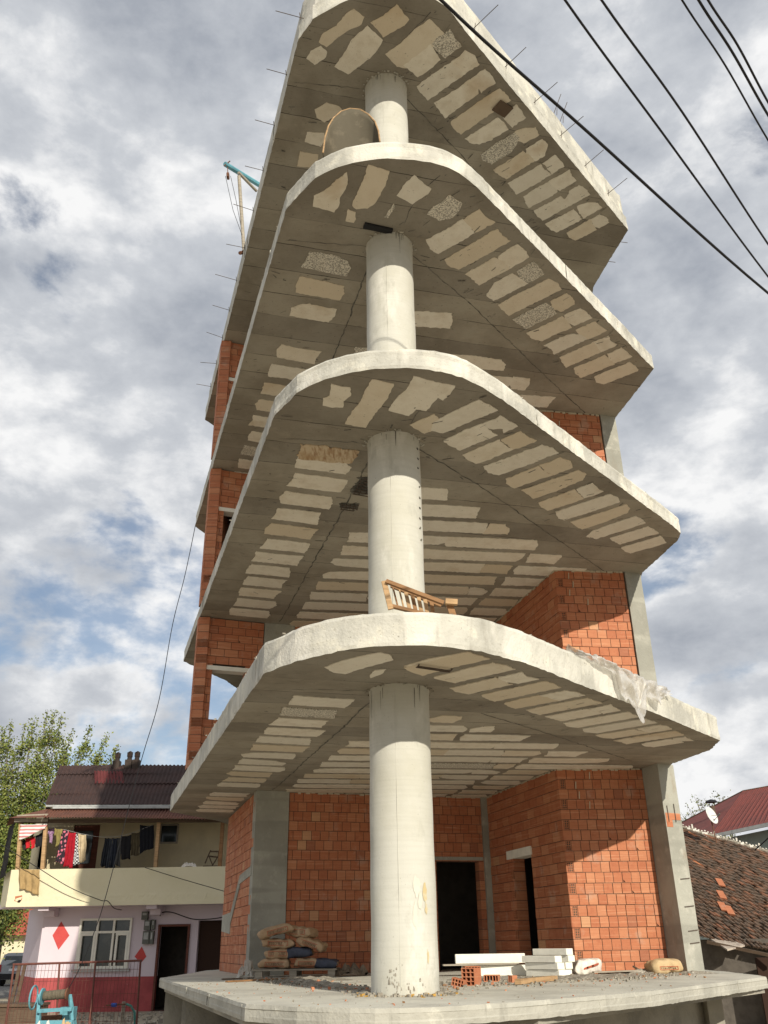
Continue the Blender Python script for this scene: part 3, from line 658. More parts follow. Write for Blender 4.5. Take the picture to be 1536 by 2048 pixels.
# cement band stepping down the left wall
mb = MB(); a = Vector((-3.437, 9.517, 0)); b = Vector((-2.40, 6.27, 0)); d = (b-a).normalized(); n = Vector((d.y, -d.x, 0)); L_ = (b-a).length
def onw(s, z): return a+d*s+n*.012+Vector((0, 0, z))
for quad in ([(3.37, 1.42), (3.37, 1.56), (2.1, 1.50), (2.1, 1.36)], [(2.1, 1.50), (2.1, 1.30), (1.15, .72), (1.15, .92)], [(1.2, .95), (1.2, .60), (.05, .66), (.05, .93)]):
    f_ = [onw(*q) for q in quad]; mb.faces(f_+[p-n*.03 for p in f_], [(0, 1, 2, 3), (4, 7, 6, 5), (0, 3, 7, 4), (1, 5, 6, 2), (0, 4, 5, 1), (3, 2, 6, 7)], 0)
mb.build('cement_band', 'col_sq', w)
def wallpos(p0, p1, q): return (Vector(q)-Vector(p0)).dot((Vector(p1)-Vector(p0)).normalized())
p0, p1 = (-1.85, 6.36), (1.40, 7.375)
s0, s1 = wallpos(p0, p1, (.57, 7.11)), wallpos(p0, p1, (1.30, 7.34))
w = brick_wall(p0, p1, 0, 2.7, .150, .150, holes=((s0, s1, 0, 1.66),), seed=2)
dr = Vector((p1[0]-p0[0], p1[1]-p0[1], 0)).normalized(); nn = Vector((dr.y, -dr.x, 0))
mb = MB(); mb.obox(Vector((*p0, 1.66))+dr*(s0-.12)-nn*.2, dr*(s1-s0+.2), nn*.215, (0, 0, .055)); mb.build('lintel', 'col_sq', w)
# doorway frames give onto dark rooms
p0, p1 = (1.50, 7.33), (2.31, 4.62)
s0, s1 = wallpos(p0, p1, (1.78, 6.39)), wallpos(p0, p1, (1.985, 5.73))
w = brick_wall(p0, p1, 0, 2.7, .25, RH, holes=((s0, s1, 0, 1.60),), jambs=(), seed=3)
dr = Vector((p1[0]-p0[0], p1[1]-p0[1], 0)).normalized(); nn = Vector((dr.y, -dr.x, 0))
mb = MB(); mb.obox(Vector((*p0, 1.605))+dr*(s0-.22)-nn*.2, dr*(s1-s0+.26), nn*.225, (0, 0, .125)); mb.build('lintel', 'white_block', w)
mb = MB()   # hollow brick ends in the jamb nearest the corner
for r_ in range(1, 11, 2):
    za = .005+r_*RH; o = Vector((*p0, za))+dr*(s0-.11)+nn*.003
    mb.obox(o, dr*.1, nn*.004, (0, 0, RH-.02), 1)  # near-black plate stands in for shade in the brick's cells
    for c in range(5): mb.obox(o+dr*.023*c+nn*.004, dr*.007, nn*.006, (0, 0, RH-.02), 0); mb.obox(o+nn*.0042+Vector((0, 0, (RH-.027)*c/4)), dr*.099, nn*.0052, (0, 0, .007), 0)
mb.build('hollow_brick_end', ['brick', 'void_shade'], w)
FWS = {0: ((2.31, 4.62), (3.60, 4.765)), 1: ((2.46, 3.93), (3.56, 4.09)), 2: ((2.46, 3.98), (3.56, 4.19))}
for k in range(3):
    z0, z1 = ZT[k], ZB[k+1]; FW = FWS[k]
    w = brick_wall(*FW, z0, z1, .134 if k == 0 else .15 if k == 1 else .19, RH if k == 0 else .133, seed=10+k, end_hollow='start', jit=.005)
    # cement squeezed out under the slab
    mb = MB(); rn = random.Random(k)
    for P0, P1 in (FW, ((1.50, 7.33), FW[0]), ((-1.85, 6.36), (1.40, 7.375))):
        a = Vector((*P0, 0)); b = Vector((*P1, 0)); d = (b-a).normalized(); n = Vector((d.y, -d.x, 0)); L_ = (b-a).length; s = 0
        while s < L_-.05:
            ww = rn.uniform(.03, .09); hh = rn.uniform(.008, .035); mb.obox(a+d*s+n*.001+Vector((0, 0, z1-hh)), d*ww, n*rn.uniform(.006, .016), (0, 0, hh+.002)); s += ww*rn.uniform(.9, 1.5)
    for i in range(4):
        s = rn.uniform(.15, .5); z = z1-.15-.14*i; a = Vector((*FW[0], 0)); b = Vector((*FW[1], 0)); d = (b-a).normalized(); n = Vector((d.y, -d.x, 0)); mb.bar(a+d*s+n*.008+Vector((0, 0, z)), a+d*(s+.01)+n*.008+Vector((0, 0, z+.1)), .012, .008)
    tag(mb.build('squeezed_cement', simple('pale_cement', (.55, .48, .36), .95, .2) if k == 0 else bpy.data.materials['pale_cement'], w), kind='stuff')
    if k > 0:
        brick_wall((1.50, 7.33), FW[0], z0, z1, .25, .133, seed=20+k)
        brick_wall((-1.85, 6.36), (1.40, 7.375), z0, z1, .30, .15, seed=30+k)
UL = (-3.458, 5.737)
for k in range(1, 4):
    z0, z1 = ZT[k], ZB[k+1]; t0 = {1: 4.66, 2: 7.68, 3: 10.58}[k]
    p1 = (-2.375, 6.16); dr = Vector((p1[0]-UL[0], p1[1]-UL[1], 0)).normalized(); nn = Vector((dr.y, -dr.x, 0))
    w = brick_wall(UL, p1, z0, z1, .235, .139, holes=((.30, .86, z0+.85, t0),), seed=40+k)
    mb = MB(); mb.obox(Vector((*UL, t0-.005))+dr*.17-nn*.19, dr*.84, nn*.205, (0, 0, .075)); mb.build('lintel', 'white_block', w)
    brick_wall((-3.62, 9.4) if k > 1 else (-3.475, 6.15), UL, z0, z1, .25, .139, seed=50+k)
# bricks along the left edge of the first floor
# back and side outer walls (seen only from other positions)
mb = MB()
for k in range(0, 4):
    z0, z1 = ZT[k]+.001, ZB[k+1]-.001
    mb.box(-3.2, 12.0, z0, 4.5, 12.15, z1); mb.obox((3.62, 4.98, z0), (.75, 7.0, 0), (.15, 0, 0), (0, 0, z1-z0))
    if k != 1: mb.obox((-3.36, 9.6, z0), (.2, 2.4, 0), (.15, 0, 0), (0, 0, z1-z0))
    if k == 0: mb.box(-2.9, 9.4, z0, -1.5, 9.55, z1); mb.box(-.9, 9.4, z0, 3.9, 9.55, z1)
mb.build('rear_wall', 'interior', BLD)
# upstand round the roof slab
P = [(p[0]*.985, p[1]*.99) for p in smooth_poly(OUT[4], *SM[4])]; P = resample(P[:-1]+[P[-1]], .1)
cut = [p for p in smooth_poly(OUT[4], *SM[4])]
mb = MB(); rn = random.Random(6); N_ = []
for a, b in zip(cut[:-1], cut[1:]):
    m_ = max(1, int(math.dist(a, b)/.12))
    for i in range(m_): N_.append((a[0]+(b[0]-a[0])*i/m_, a[1]+(b[1]-a[1])*i/m_, vnorm((b[1]-a[1], -(b[0]-a[0])))))
h_ = [.52+rn.uniform(-.012, .012) for _ in N_]
for i in range(len(N_)-1):
    for (off, flip) in ((-.045, 0), (-.17, 1)):
        q = []
        for j in (i, i+1):
            x, y, nn = N_[j]; q.append(((x+nn[0]*off), (y+nn[1]*off)))
        z0 = ZT[4]-.01; f_ = [(q[0][0], q[0][1], z0), (q[1][0], q[1][1], z0), (q[1][0], q[1][1], z0+h_[i+1]), (q[0][0], q[0][1], z0+h_[i])]
        mb.face(f_[::-1] if flip else f_)
    x, y, nn = N_[i]; x2, y2, n2 = N_[i+1]
    mb.face([(x-nn[0]*.045, y-nn[1]*.045, ZT[4]-.01+h_[i]), (x2-n2[0]*.045, y2-n2[1]*.045, ZT[4]-.01+h_[i+1]), (x2-n2[0]*.17, y2-n2[1]*.17, ZT[4]-.01+h_[i+1]), (x-nn[0]*.17, y-nn[1]*.17, ZT[4]-.01+h_[i])])
mb.build('upstand', 'slab_edge', SLAB[4])
# tie bars sticking out of the roof edge
def tie(p, d, ln, z, up):
    mb = MB(); a = Vector((p[0], p[1], z)); b = a+Vector((d[0]*ln, d[1]*ln, up)); mb.tube([a-Vector((d[0], d[1], 0))*.06, b], .0055, 5)
    mb.tube([a+Vector((0, 0, -.05)), a+Vector((d[0]*.02, d[1]*.02, .09))], .005, 5)
    mb.build('tie_bar', 'rebar', SLAB[4])
A = OUT[4][1]; F = OUT[4][0]; e = vnorm((F[0]-A[0], F[1]-A[1])); n = (-e[1], e[0]); rn = random.Random(9)
for i in range(11):
    s = -.1+.93*i; tie((A[0]+e[0]*s, A[1]+e[1]*s), (n[0], n[1]+rn.uniform(-.15, .05)), rn.uniform(.30, .42), ZT[4]+.02, rn.uniform(-.06, .1))
A = OUT[4][7]; F = OUT[4][8]; e = vnorm((F[0]-A[0], F[1]-A[1])); n = (e[1], -e[0])
for i in range(6):
    s = .2+.80*i; tie((A[0]+e[0]*s, A[1]+e[1]*s), (n[0], n[1]), rn.uniform(.34, .42), ZT[4]+.03, .12)
for s in (2.55, 2.75): tie((A[0]+e[0]*s, A[1]+e[1]*s), (n[0], n[1]), .12, ZT[4]+.5, .34)
A = OUT[4][8]; tie((4.08, 3.3), (.96, .2), .2, ZT[4]-.2, .0); tie((3.97, 3.8), (.96, .2), .2, ZT[4]-.2, .0)
A = OUT[3][0]
mb = MB(); q = atz(1005, 214, 11.53); mb.bar((q.x-.1, q.y-.06, 11.5), (q.x+.1, q.y+.08, 11.5), .2, .02); mb.build('formwork_scrap', 'wood_dark', SLAB[4])
# basement under the podium
mb = MB()
for (x0, y0, x1, y1) in ((-3.50, 6.0, -2.8, 6.2), (-2.86, 4.05, -2.7, 4.3), (-1.28, -.86, -1.05, -.66), (1.05, -.35, 1.2, -.2), (3.6, 3.3, 3.78, 3.5)):
    mb.box(x0, y0, G, x1, y1, -.11)
for a, b in (((-3.45, 5.55), (-2.9, 5.75)), ((-2.62, 3.2), (-2.0, 3.5))): mb.obox((a[0], a[1], G), (b[0]-a[0], b[1]-a[1], 0), (.03, .2, 0), (0, 0, -.11-G))
mb.obox((-1.15, .6, G), (2.4, .5, 0), (0, .2, 0), (0, 0, -.11-G)); mb.obox((1.3, 1.1, G), (2.5, 2.6, 0), (-.1, .1, 0), (0, 0, -.11-G))
# shallow drop beam below the podium's right edge
mb.obox((1.0, -1.10, -.165), (3.15, 3.95, 0), (-.12, .1, 0), (0, 0, .049))
mb.obox((-1.27, -.80, -.165), (-2.2, 6.35, 0), (.14, .06, 0), (0, 0, .049))
mb.build('basement_wall', 'basement', BLD)

# ================================================================== THINGS ON THE BUILDING SITE
def superring(a, b, n, e=.5):
    out = []
    for k in range(n):
        t = 2*math.pi*k/n; c, s_ = math.cos(t), math.sin(t)
        out.append((a*math.copysign(abs(c)**e, c), b*math.copysign(abs(s_)**e, s_)))
    return out
def place(o, p, rz=0, rx=0, ry=0):
    o.matrix_basis = Matrix.Translation(p) @ Matrix.Rotation(rz, 4, 'Z') @ Matrix.Rotation(ry, 4, 'Y') @ Matrix.Rotation(rx, 4, 'X'); return o
def sack_mesh(L_=.56, W_=.36, H_=.125, seed=0, zones=None, mats=('sack',)):
    """pillow shaped bag, long axis X, base at z=0"""
    rn = random.Random(seed); mb = MB(); nj, n = 22, 28
    ph = [rn.uniform(0, 6) for _ in range(6)]
    for j in range(nj+1):
        u = -1+2*j/nj; x = u*L_/2
        wp = (1-.10*abs(u)**10); hp = max(.16, (1-abs(u)**12*.55))*(1+.07*math.sin(3*u+ph[0])); wp *= 1+.03*math.sin(4*u+ph[1])
        for a, b in superring(W_/2*wp, H_/2*hp, n):
            mb.v.append((x+.012*math.sin(6*b/H_+ph[2])+.01*math.sin(9*a/W_+ph[3]), a+.006*math.sin(11*u+ph[4]), b+H_/2+.007*math.sin(9*u+5*a/W_+ph[5])-.012*math.sin(2.2*u+ph[1])))
    for j in range(nj):
        for i in range(n):
            zi = zones(j/nj, i/n) if zones else 0
            mb.f.append((j*n+i, (j+1)*n+i, (j+1)*n+(i+1) % n, j*n+(i+1) % n)); mb.m.append(zi); mb.r.append(.5)
    mb.f.append(tuple(range(n))); mb.m.append(0); mb.r.append(.5); mb.f.append(tuple(nj*n+i for i in range(n))[::-1]); mb.m.append(0); mb.r.append(.5)
    return mb
def sack(name, label, p, rz=0, ry=0, rx=0, seed=0, navy=False, size=(.56, .36, .125), group=None, mats=('sack', 'sack_ink', 'ink_red', 'ink_dark'), txt=True):
    def zones(u, t):
        side = .62 < t < .88       # long side that faces -Y
        if navy and u > .48: return 1 if not (side and .7 < t < .76 and .55 < u < .9) else 0
        return 0
    o = sack_mesh(*size, seed=seed, zones=zones, mats=mats).build(name, list(mats), None, smooth=True)
    place(o, p, rz, rx, ry); tag(o, label, 'sack', group)
    if txt:
        mb = MB(); rn = random.Random(seed+5); L_, W_, H_ = size; y = -W_/2-.0075; x0, x1 = (-.40*L_, -.02*L_) if navy else (-.3*L_, .32*L_)
        def strip(xa, xb, za, zb, mi): mb.obox((xa, y, za), (xb-xa, 0, 0), (0, .004, 0), (0, 0, zb-za), mi)
        z0, z1 = (H_*.30, H_*.68) if mats[0] != 'sack_tan' else (H_*.34, H_*.52)
        strip(x0, x1, z1, z1+.006, 0); strip(x0, x1, z0-.006, z0, 0); strip(x0, x0+.006, z0, z1, 0); strip(x1-.006, x1, z0, z1, 0)
        x = x0+.02
        while x < x1-.03:
            w_ = rn.uniform(.010, .02); strip(x, x+w_*.35, z0+.008, z1-.008, 1)
            if rn.random() < .7: strip(x, x+w_, z1-.014, z1-.008, 1)
            if rn.random() < .6: strip(x, x+w_, z0+.008, z0+.014, 1)
            x += w_+.008
        q = mb.build('printed_lettering', ['ink_red', 'ink_dark'], None); q.parent = o
    return o
# pallet
PB = Vector((-1.62, 5.45, 0))
pal = empty('wooden_pallet', PB, 'low grey wooden pallet carrying the pile of cement sacks', 'pallet')
for i in range(6):
    mb = MB(); mb.box(PB.x-.52, PB.y-.38+i*.14, .085, PB.x+.66, PB.y-.29+i*.14, .105); mb.build('deck_board', 'wood_grey', pal)
for x in (-.48, 0, .54):
    for y in (-.37, .3):
        mb = MB(); mb.box(PB.x+x, PB.y+y, .002, PB.x+x+.1, PB.y+y+.1, .084); mb.build('foot_block', 'wood_grey', pal)
GS = 'cement sacks piled on the pallet'
x0 = PB.x
sack('cement_sack', 'tan cement sack at the bottom left of the pile, end towards the column', (x0-.24, 5.38, .107), R(4), seed=1, size=(.44, .42, .125), group=GS)
sack('cement_sack', 'tan and navy cement sack at the bottom right of the pile', (x0+.36, 5.36, .107), R(-2), seed=2, navy=True, size=(.60, .40, .125), group=GS)
sack('cement_sack', 'tan and navy cement sack lying across the second layer of the pile', (x0-.05, 5.40, .235), R(2), seed=3, navy=True, size=(.68, .40, .135), group=GS)
sack('cement_sack', 'plain tan cement sack, third layer of the pile on the left', (x0-.20, 5.38, .372), R(3), seed=4, size=(.46, .40, .125), group=GS)
sack('cement_sack', 'tan cement sack slumping down the right flank of the pile', (x0+.27, 5.36, .36), R(-10), R(17), seed=5, size=(.40, .36, .125), group=GS)
sack('cement_sack', 'tilted tan cement sack topmost on the left of the pile', (x0-.23, 5.34, .53), R(14), R(-14), seed=6, size=(.48, .38, .13), group=GS)
sack('cement_sack', 'tan cement sack topmost on the right of the pile', (x0+.13, 5.42, .51), R(-20), R(3), seed=7, size=(.40, .36, .14), group=GS)
# crumpled tarp beside the pallet
def crumple(name, label, cat, cx, cy, z, sx, sy, h, m_, seed, group=None):
    rn = random.Random(seed); ph = [rn.uniform(0, 6) for _ in range(8)]; mb = MB()
    def fn(u, v):
        x = (u-.5)*2; y = (v-.5)*2; r_ = math.hypot(x, y); e = max(0, 1-r_**3*.6)
        hh = h*e*(.45+.9*abs(mnoise.fractal(Vector((x*1.7+seed, y*1.7, seed)), .8, 2.1, 3))) if r_ < 1.3 else .004
        return (cx+sx*x*(1+.1*math.sin(4*y+ph[3])), cy+sy*y*(1+.12*math.sin(5*x+ph[4])), z+max(.004, hh))
    mb.grid(fn, 34, 34); o = mb.build(name, m_); return tag(o, label, cat, group)
crumple('empty_sack', 'crumpled empty sack lying at the right end of the pallet', 'sack', x0+.83, 5.4, 0, .24, .2, .15, simple('dirty_sackcloth', (.20, .16, .12), .9, .5), 4)
crumple('plastic_scrap', 'grey plastic scrap bunched at the left end of the pallet', 'plastic', x0-.62, 5.25, 0, .13, .15, .22, 'film', 5)
# aerated blocks
def aac(label, x, y, z, L_, D_, H_, rz, group, seed=0, name='aerated_block'):
    mb = MB(); mb.box(-L_/2, -D_/2, 0, L_/2, D_/2, H_); o = mb.build(name, 'white_block', None, bevel=.004); place(o, (x, y, z), rz); return tag(o, label, 'block', group)
GB = 'long white concrete lintels lying on the floor'
q = aty(988, 1941, 4.55); aac('long white lintel lying lowest, under the thin board', q.x+.03, 4.6, .002, .92, .12, .125, R(-3), GB, name='concrete_lintel')
aac('long white lintel lying on top of the thin board', q.x-.04, 4.62, .15, .94, .12, .115, R(1), GB, name='concrete_lintel')
mb = MB(); mb.obox((q.x-.68, 4.46, .128), (1.02, .03, .004), (-.01, .2, 0), (0, 0, .018)); tag(mb.build('thin_board', 'wood_grey'), 'thin grey board sandwiched between the two white lintels', 'board')
GK = 'white blocks stacked by the inner wall'
q = aty(1093, 1940, 4.1)
bx = q.x
spots = [(bx-.06, 4.05, .002, 'bottom block of the front white stack'), (bx-.07, 4.04, .096, 'second block of the front white stack'), (bx-.10, 4.05, .19, 'top block of the front white stack, sticking out left'), (bx+.05, 4.26, .002, 'bottom block of the rear white stack beside the brick corner'), (bx+.07, 4.25, .096, 'second block of the rear white stack beside the brick corner'), (bx+.10, 4.26, .19, 'third block of the rear white stack beside the brick corner'), (bx+.08, 4.25, .284, 'topmost white block, on the rear stack')]
for i, (x, y, z, l) in enumerate(spots): aac(l, x+.04, y, z*.85, .6, .125, .077, R(-52+random.uniform(-3, 3)), GK)
# loose hollow bricks
def loose_brick(label, p, rz, size=(.19, .135, .19), rx=0, ry=0, group='loose hollow bricks by the column', cells=(3, 4)):
    L_, W_, H_ = size; mb = MB(); t = .009
    # shell walls with cells running along X, open on the -X end
    mb.box(-L_/2, -W_/2, 0, L_/2, -W_/2+t, H_); mb.box(-L_/2, W_/2-t, 0, L_/2, W_/2, H_); mb.box(-L_/2, -W_/2+t, 0, L_/2, W_/2-t, t); mb.box(-L_/2, -W_/2+t, H_-t, L_/2, W_/2-t, H_)
    for i in range(1, cells[0]): y = -W_/2+W_*i/cells[0]; mb.box(-L_/2+.001, y-t/2, t, L_/2-.001, y+t/2, H_-t)
    for i in range(1, cells[1]):
        z = H_*i/cells[1]
        for c in range(cells[0]): ya = -W_/2+W_*c/cells[0]+(t/2 if c else t); yb = -W_/2+W_*(c+1)/cells[0]-(t/2 if c < cells[0]-1 else t); mb.box(-L_/2+.001, ya, z-t/2, L_/2-.001, yb, z+t/2)
    mb.box(.02, -W_/2+t, t, .025, W_/2-t, H_-t, 1)
    o = mb.build('hollow_brick', ['brick', 'void_shade']); place(o, p, rz, rx, ry); return tag(o, label, 'brick', group)
q = atz(945, 1972, 0); loose_brick('orange hollow brick standing in front, its holes facing the camera', (q.x, q.y+.1, .0), R(62), (.17, .15, .165), group='loose hollow bricks by the column')
q = atz(917, 1974, 0); loose_brick('broken piece of hollow brick left of the standing hollow brick', (q.x, q.y+.05, .0), R(70), (.09, .13, .075), rx=R(14), cells=(4, 2))
q = atz(986, 1964, 0); loose_brick('half hollow brick lying alone between the standing brick and the plank', (q.x, q.y+.1, 0), R(75), (.12, .17, .07), cells=(5, 1))
q = atz(1026, 1965, 0); loose_brick('small brick fragment beside the left end of the plank', (q.x, q.y, 0), R(40), (.08, .06, .07), cells=(2, 1))
q = aty(940, 1950, 3.6); 
for i, (dz, l) in enumerate(((0, 'lowest brick of the little pile propping the thin board'), (.078, 'middle brick of the little pile propping the thin board'), (.156, 'top brick of the little pile propping the thin board'))): loose_brick(l, (q.x+.01*i, 3.55, dz*.62), R(85+6*i), (.19, .19, .045), cells=(5, 1), group='pile of thin bricks')
# planks
def plank(label, a, b, w, h, m_='wood', name='wooden_plank', group=None):
    mb = MB(); mb.bar(a, b, w, h); return tag(mb.build(name, m_), label, 'plank', group)
q1 = atz(1036, 1970, 0); q2 = atz(1110, 1962, 0); plank('short pale plank lying right of the loose hollow bricks', (q1.x, q1.y, .03), (q2.x, q2.y, .03), .07, .05, 'wood_pale')
plank('thin brown batten on the floor before the grey column', (-2.22, 3.55, .012), (-1.5, 4.3, .014), .05, .018, 'wood')
plank('short dark strip of wood near the podium edge at left', (-2.45, 4.5, .01), (-2.05, 4.75, .012), .05, .016, 'wood_dark')
plank('long board lying at the foot of the sunlit brick wall', (2.55, 4.30, .015), (3.35, 4.38, .02), .12, .02, 'wood')
plank('second board overlapping at the foot of the sunlit brick wall', (2.45, 4.18, .036), (3.05, 4.24, .045), .10, .016, 'wood_grey')
q = aty(1176, 1944, 4.45)
sack('white_sack', 'white woven sack with red print slumped against the brick corner', (q.x, 4.46, .004), R(5), seed=11, size=(.36, .24, .18), mats=('plastic_white', 'ink_red', 'ink_red', 'ink_dark'), txt=False)
mb = MB()
for k in range(3): mb.obox((q.x-.10+.07*k, 4.325, .05+.02*k), (.09, 0, .03), (0, .012, 0), (0, 0, .022))
o_ = mb.build('red_stripe', 'ink_red', bpy.data.objects['white_sack'])
q = aty(1330, 1944, 4.2)
sack('tan_sack', 'full tan paper sack lying before the right concrete column', (q.x, 4.2, .0), R(8), seed=12, size=(.40, .28, .17), mats=('sack_tan', 'sack_tan', 'ink_red', 'ink_dark'))
mb = MB(); mb.bar((3.12, 4.45, .01), (3.32, 4.35, .15), .03, .02); mb.bar((3.16, 4.4, .01), (3.05, 4.5, .09), .03, .02); tag(mb.build('timber_offcut', 'wood_dark'), 'dark timber offcuts leaning beside the tan sack', 'timber')
# debris as ground cover
mb = MB(); rn = random.Random(21)
def chip(x, y, z, s_, mi):
    a = rn.uniform(0, 6.28); h = s_*rn.uniform(.3, .8); ca, sa = math.cos(a), math.sin(a)
    mb.obox((x, y, z), (s_*ca, s_*sa, rn.uniform(-.2, .2)*s_), (-s_*.7*sa, s_*.7*ca, rn.uniform(-.2, .2)*s_), (rn.uniform(-.2, .2)*s_, rn.uniform(-.2, .2)*s_, h), mi)
for i in range(700):
    t = rn.random()**.8; x = -.15+t*-1.75+rn.gauss(0, .13+.1*t); y = .25+t*4.6+rn.gauss(0, .12); chip(x, y, .0, rn.uniform(.008, .035), 0 if rn.random() < .9 else 1)
for i in range(1100):
    x = rn.uniform(.3, 3.6); y = 1.1+x*.75+rn.gauss(0, .45)+rn.random()*.8
    if y < 4.25: chip(x, y, 0, rn.uniform(.006, .032), 0 if rn.random() < .84 else rn.choice([1, 2]))
for i in range(450):
    x = rn.uniform(-2.6, 2.6); y = rn.uniform(-1.6, 4)
    if inside((x, y), OUT[0]+BACK): chip(x, y, 0, rn.uniform(.005, .018), rn.choice([0, 0, 1, 2]))
for i in range(350):
    t = rn.uniform(0, 6.28); r_ = .3+abs(rn.gauss(0, .09)); chip(r_*math.cos(t), r_*math.sin(t), 0, rn.uniform(.01, .035), 0 if rn.random() < .8 else 3)
def mound(cx, cy, sx, sy, h, rot, seed):
    r2 = random.Random(seed); ph = [r2.uniform(0, 6) for _ in range(4)]; ca, sa = math.cos(rot), math.sin(rot)
    def fn(u, v):
        x = (u-.5)*2; y = (v-.5)*2; e = max(0, 1-x*x-y*y); k_ = e*(.6+.3*math.sin(9*x+ph[0])*math.sin(7*y+ph[1])+.25*math.sin(21*x+ph[2]+8*y)+.3*r2.random())
        return (cx+sx*x*ca-sy*y*sa, cy+sx*x*sa+sy*y*ca, -.006+h*k_ if e > 0 else -.01)
    mb.grid(fn, 26, 14)
mound(-1.0, 2.5, 1.9, .20, .05, R(-70), 1); mound(-1.3, 4.2, .9, .5, .045, R(-50), 2); mound(2.2, 3.3, 1.5, .5, .045, R(38), 3); mound(3.2, 4.3, .5, .3, .07, 0, 4); mound(1.2, 3.3, .8, .5, .04, 0, 5); mound(3.75, 4.15, .4, .2, .04, R(20), 6)
tag(mb.build('rubble', ['rubble', 'brick', 'wood', mat('ochre_sawdust', (.45, .27, .07), .9)]), 'grey cement rubble and chips scattered over the podium floor', 'rubble', kind='stuff')
# rubble on upper slab edges
mb = MB(); rn = random.Random(5)
for k, cnt in ((1, 240), (2, 260), (3, 260)):
    P = resample(smooth_poly(OUT[k], *SM[k]), .05)
    for i in range(cnt):
        p = rn.choice(P); chip(p[0]*.97+rn.uniform(-.05, .05), p[1]*.97+rn.uniform(-.02, .08), ZT[k]-.002, rn.uniform(.008, .03), 0)
tag(mb.build('slab_debris', ['rubble']), 'cement crumbs along the tops of the upper slab edges', 'rubble', kind='stuff')

# wooden slatted frame on the first floor slab
wf = empty('wooden_crate', (.2, -1.15, 3.0), 'brown slatted wooden crate side lying on the front edge of the lowest upper slab', 'crate')
def P3(x, y, Y): return aty(x, y, Y)
ZX = lambda x, y, Y: P3(320+x/2.4, 1100+y/2.4, Y)
def wb(name, a, b, w, h, m_='wood'):
    mb = MB(); mb.bar(a, b, w, h); return mb.build(name, m_, wf, bevel=.002)
wb('rail', ZX(1085,150,-1.22), ZX(1362,255,-1.22), .045, .035); wb('rail', ZX(1108,172,-1.05), ZX(1350,268,-1.05), .04, .03); wb('rail', ZX(1105,268,-1.18), ZX(1300,315,-1.18), .05, .03)
wb('end_post', ZX(1075,150,-1.2), ZX(1108,285,-1.2), .03, .05, 'wood_pale')
for i in range(7):
    t = i/7; wb('slat', ZX(1118+t*215, 180+t*80, -1.12), ZX(1145+t*195, 285+t*30, -1.12), .035, .014, 'wood_pale' if i % 3 else 'wood')
wb('end_post', ZX(1385,250,-1.15), ZX(1408,320,-1.15), .04, .06); wb('end_block', ZX(1370,248,-1.2), ZX(1428,252,-1.2), .05, .05, 'wood_pale')
# plastic film over the slab edge
def film():
    mb = MB(); rn = random.Random(8); A_ = Vector((1.73, -.24, 0)); B_ = Vector((4.12, 2.75, 0)); d = (B_-A_).normalized(); n = Vector((d.y, -d.x, 0)); ph = [rn.uniform(0, 6) for _ in range(9)]
    F = lambda u, v, sc, o_: mnoise.fractal(Vector((u*sc*2.2, v*sc, o_)), 1.1, 2.1, 3)
    def fn(u, v):
        s = .05+u*2.15; w = .42+.2*abs(F(u, 0, 1.6, 3)); hang = max(.03, (.07+.30*math.sin(math.pi*min(1, u*1.0))**1.1)*(.95+.7*F(u, 0, 2.2, 7)))*(1 if u > .35 else .35)
        tt = v*(w+hang); wr = abs(F(u, v, 3.2, 1))*.12+abs(F(u, v, 6, 5))*.012
        jog = F(u, v, 3, 9)*.07
        if tt < w: p = A_+d*(s+jog)+n*(tt-w+.05); z = 3.02+wr*(.35+.65*math.sin(math.pi*min(1, tt/w)))*(1.5 if u < .45 else 1)
        else: p = A_+d*(s+jog+.22*(tt-w))+n*(.055+wr*.8); z = 3.03-(tt-w)
        return p+Vector((0, 0, z))
    mb.grid(fn, 130, 60); o = mb.build('plastic_film', 'film', smooth=True); return tag(o, 'crumpled translucent plastic film draped over the right edge of the lowest upper slab', 'plastic sheet')
film()
# half column form leaning out of the third slab
def form():
    mb = MB(); rim = [(646,306),(650,275),(657,252),(667,236),(682,223),(700,217),(720,219),(737,229),(750,243),(757,262),(760,284)]; n = len(rim)-1
    def fn(u, v):
        f = min(u*n, n-1e-6); i = int(f); f -= i; x = rim[i][0]*(1-f)+rim[i+1][0]*f; y = rim[i][1]*(1-f)+rim[i+1][1]*f
        p = aty(x, y, -1.15+.12*math.sin(math.pi*u)); b = Vector((-.72+.62*u, -.55-.25*math.sin(math.pi*u), 8.80))
        return p*(1-v)+b*v
    mb.grid(fn, 44, 14); o = mb.build('column_form', 'ply', smooth=True, solid=.014)
    r_ = MB(); r_.tube([fn(k/40, 0) for k in range(41)], .010, 6); r_.build('lit_form_rim', 'wood_pale', o); return tag(o, 'curved brown formwork shell leaning beside the column on the third slab', 'formwork')  # pale tube paints the sunlit edge of the shell
form()
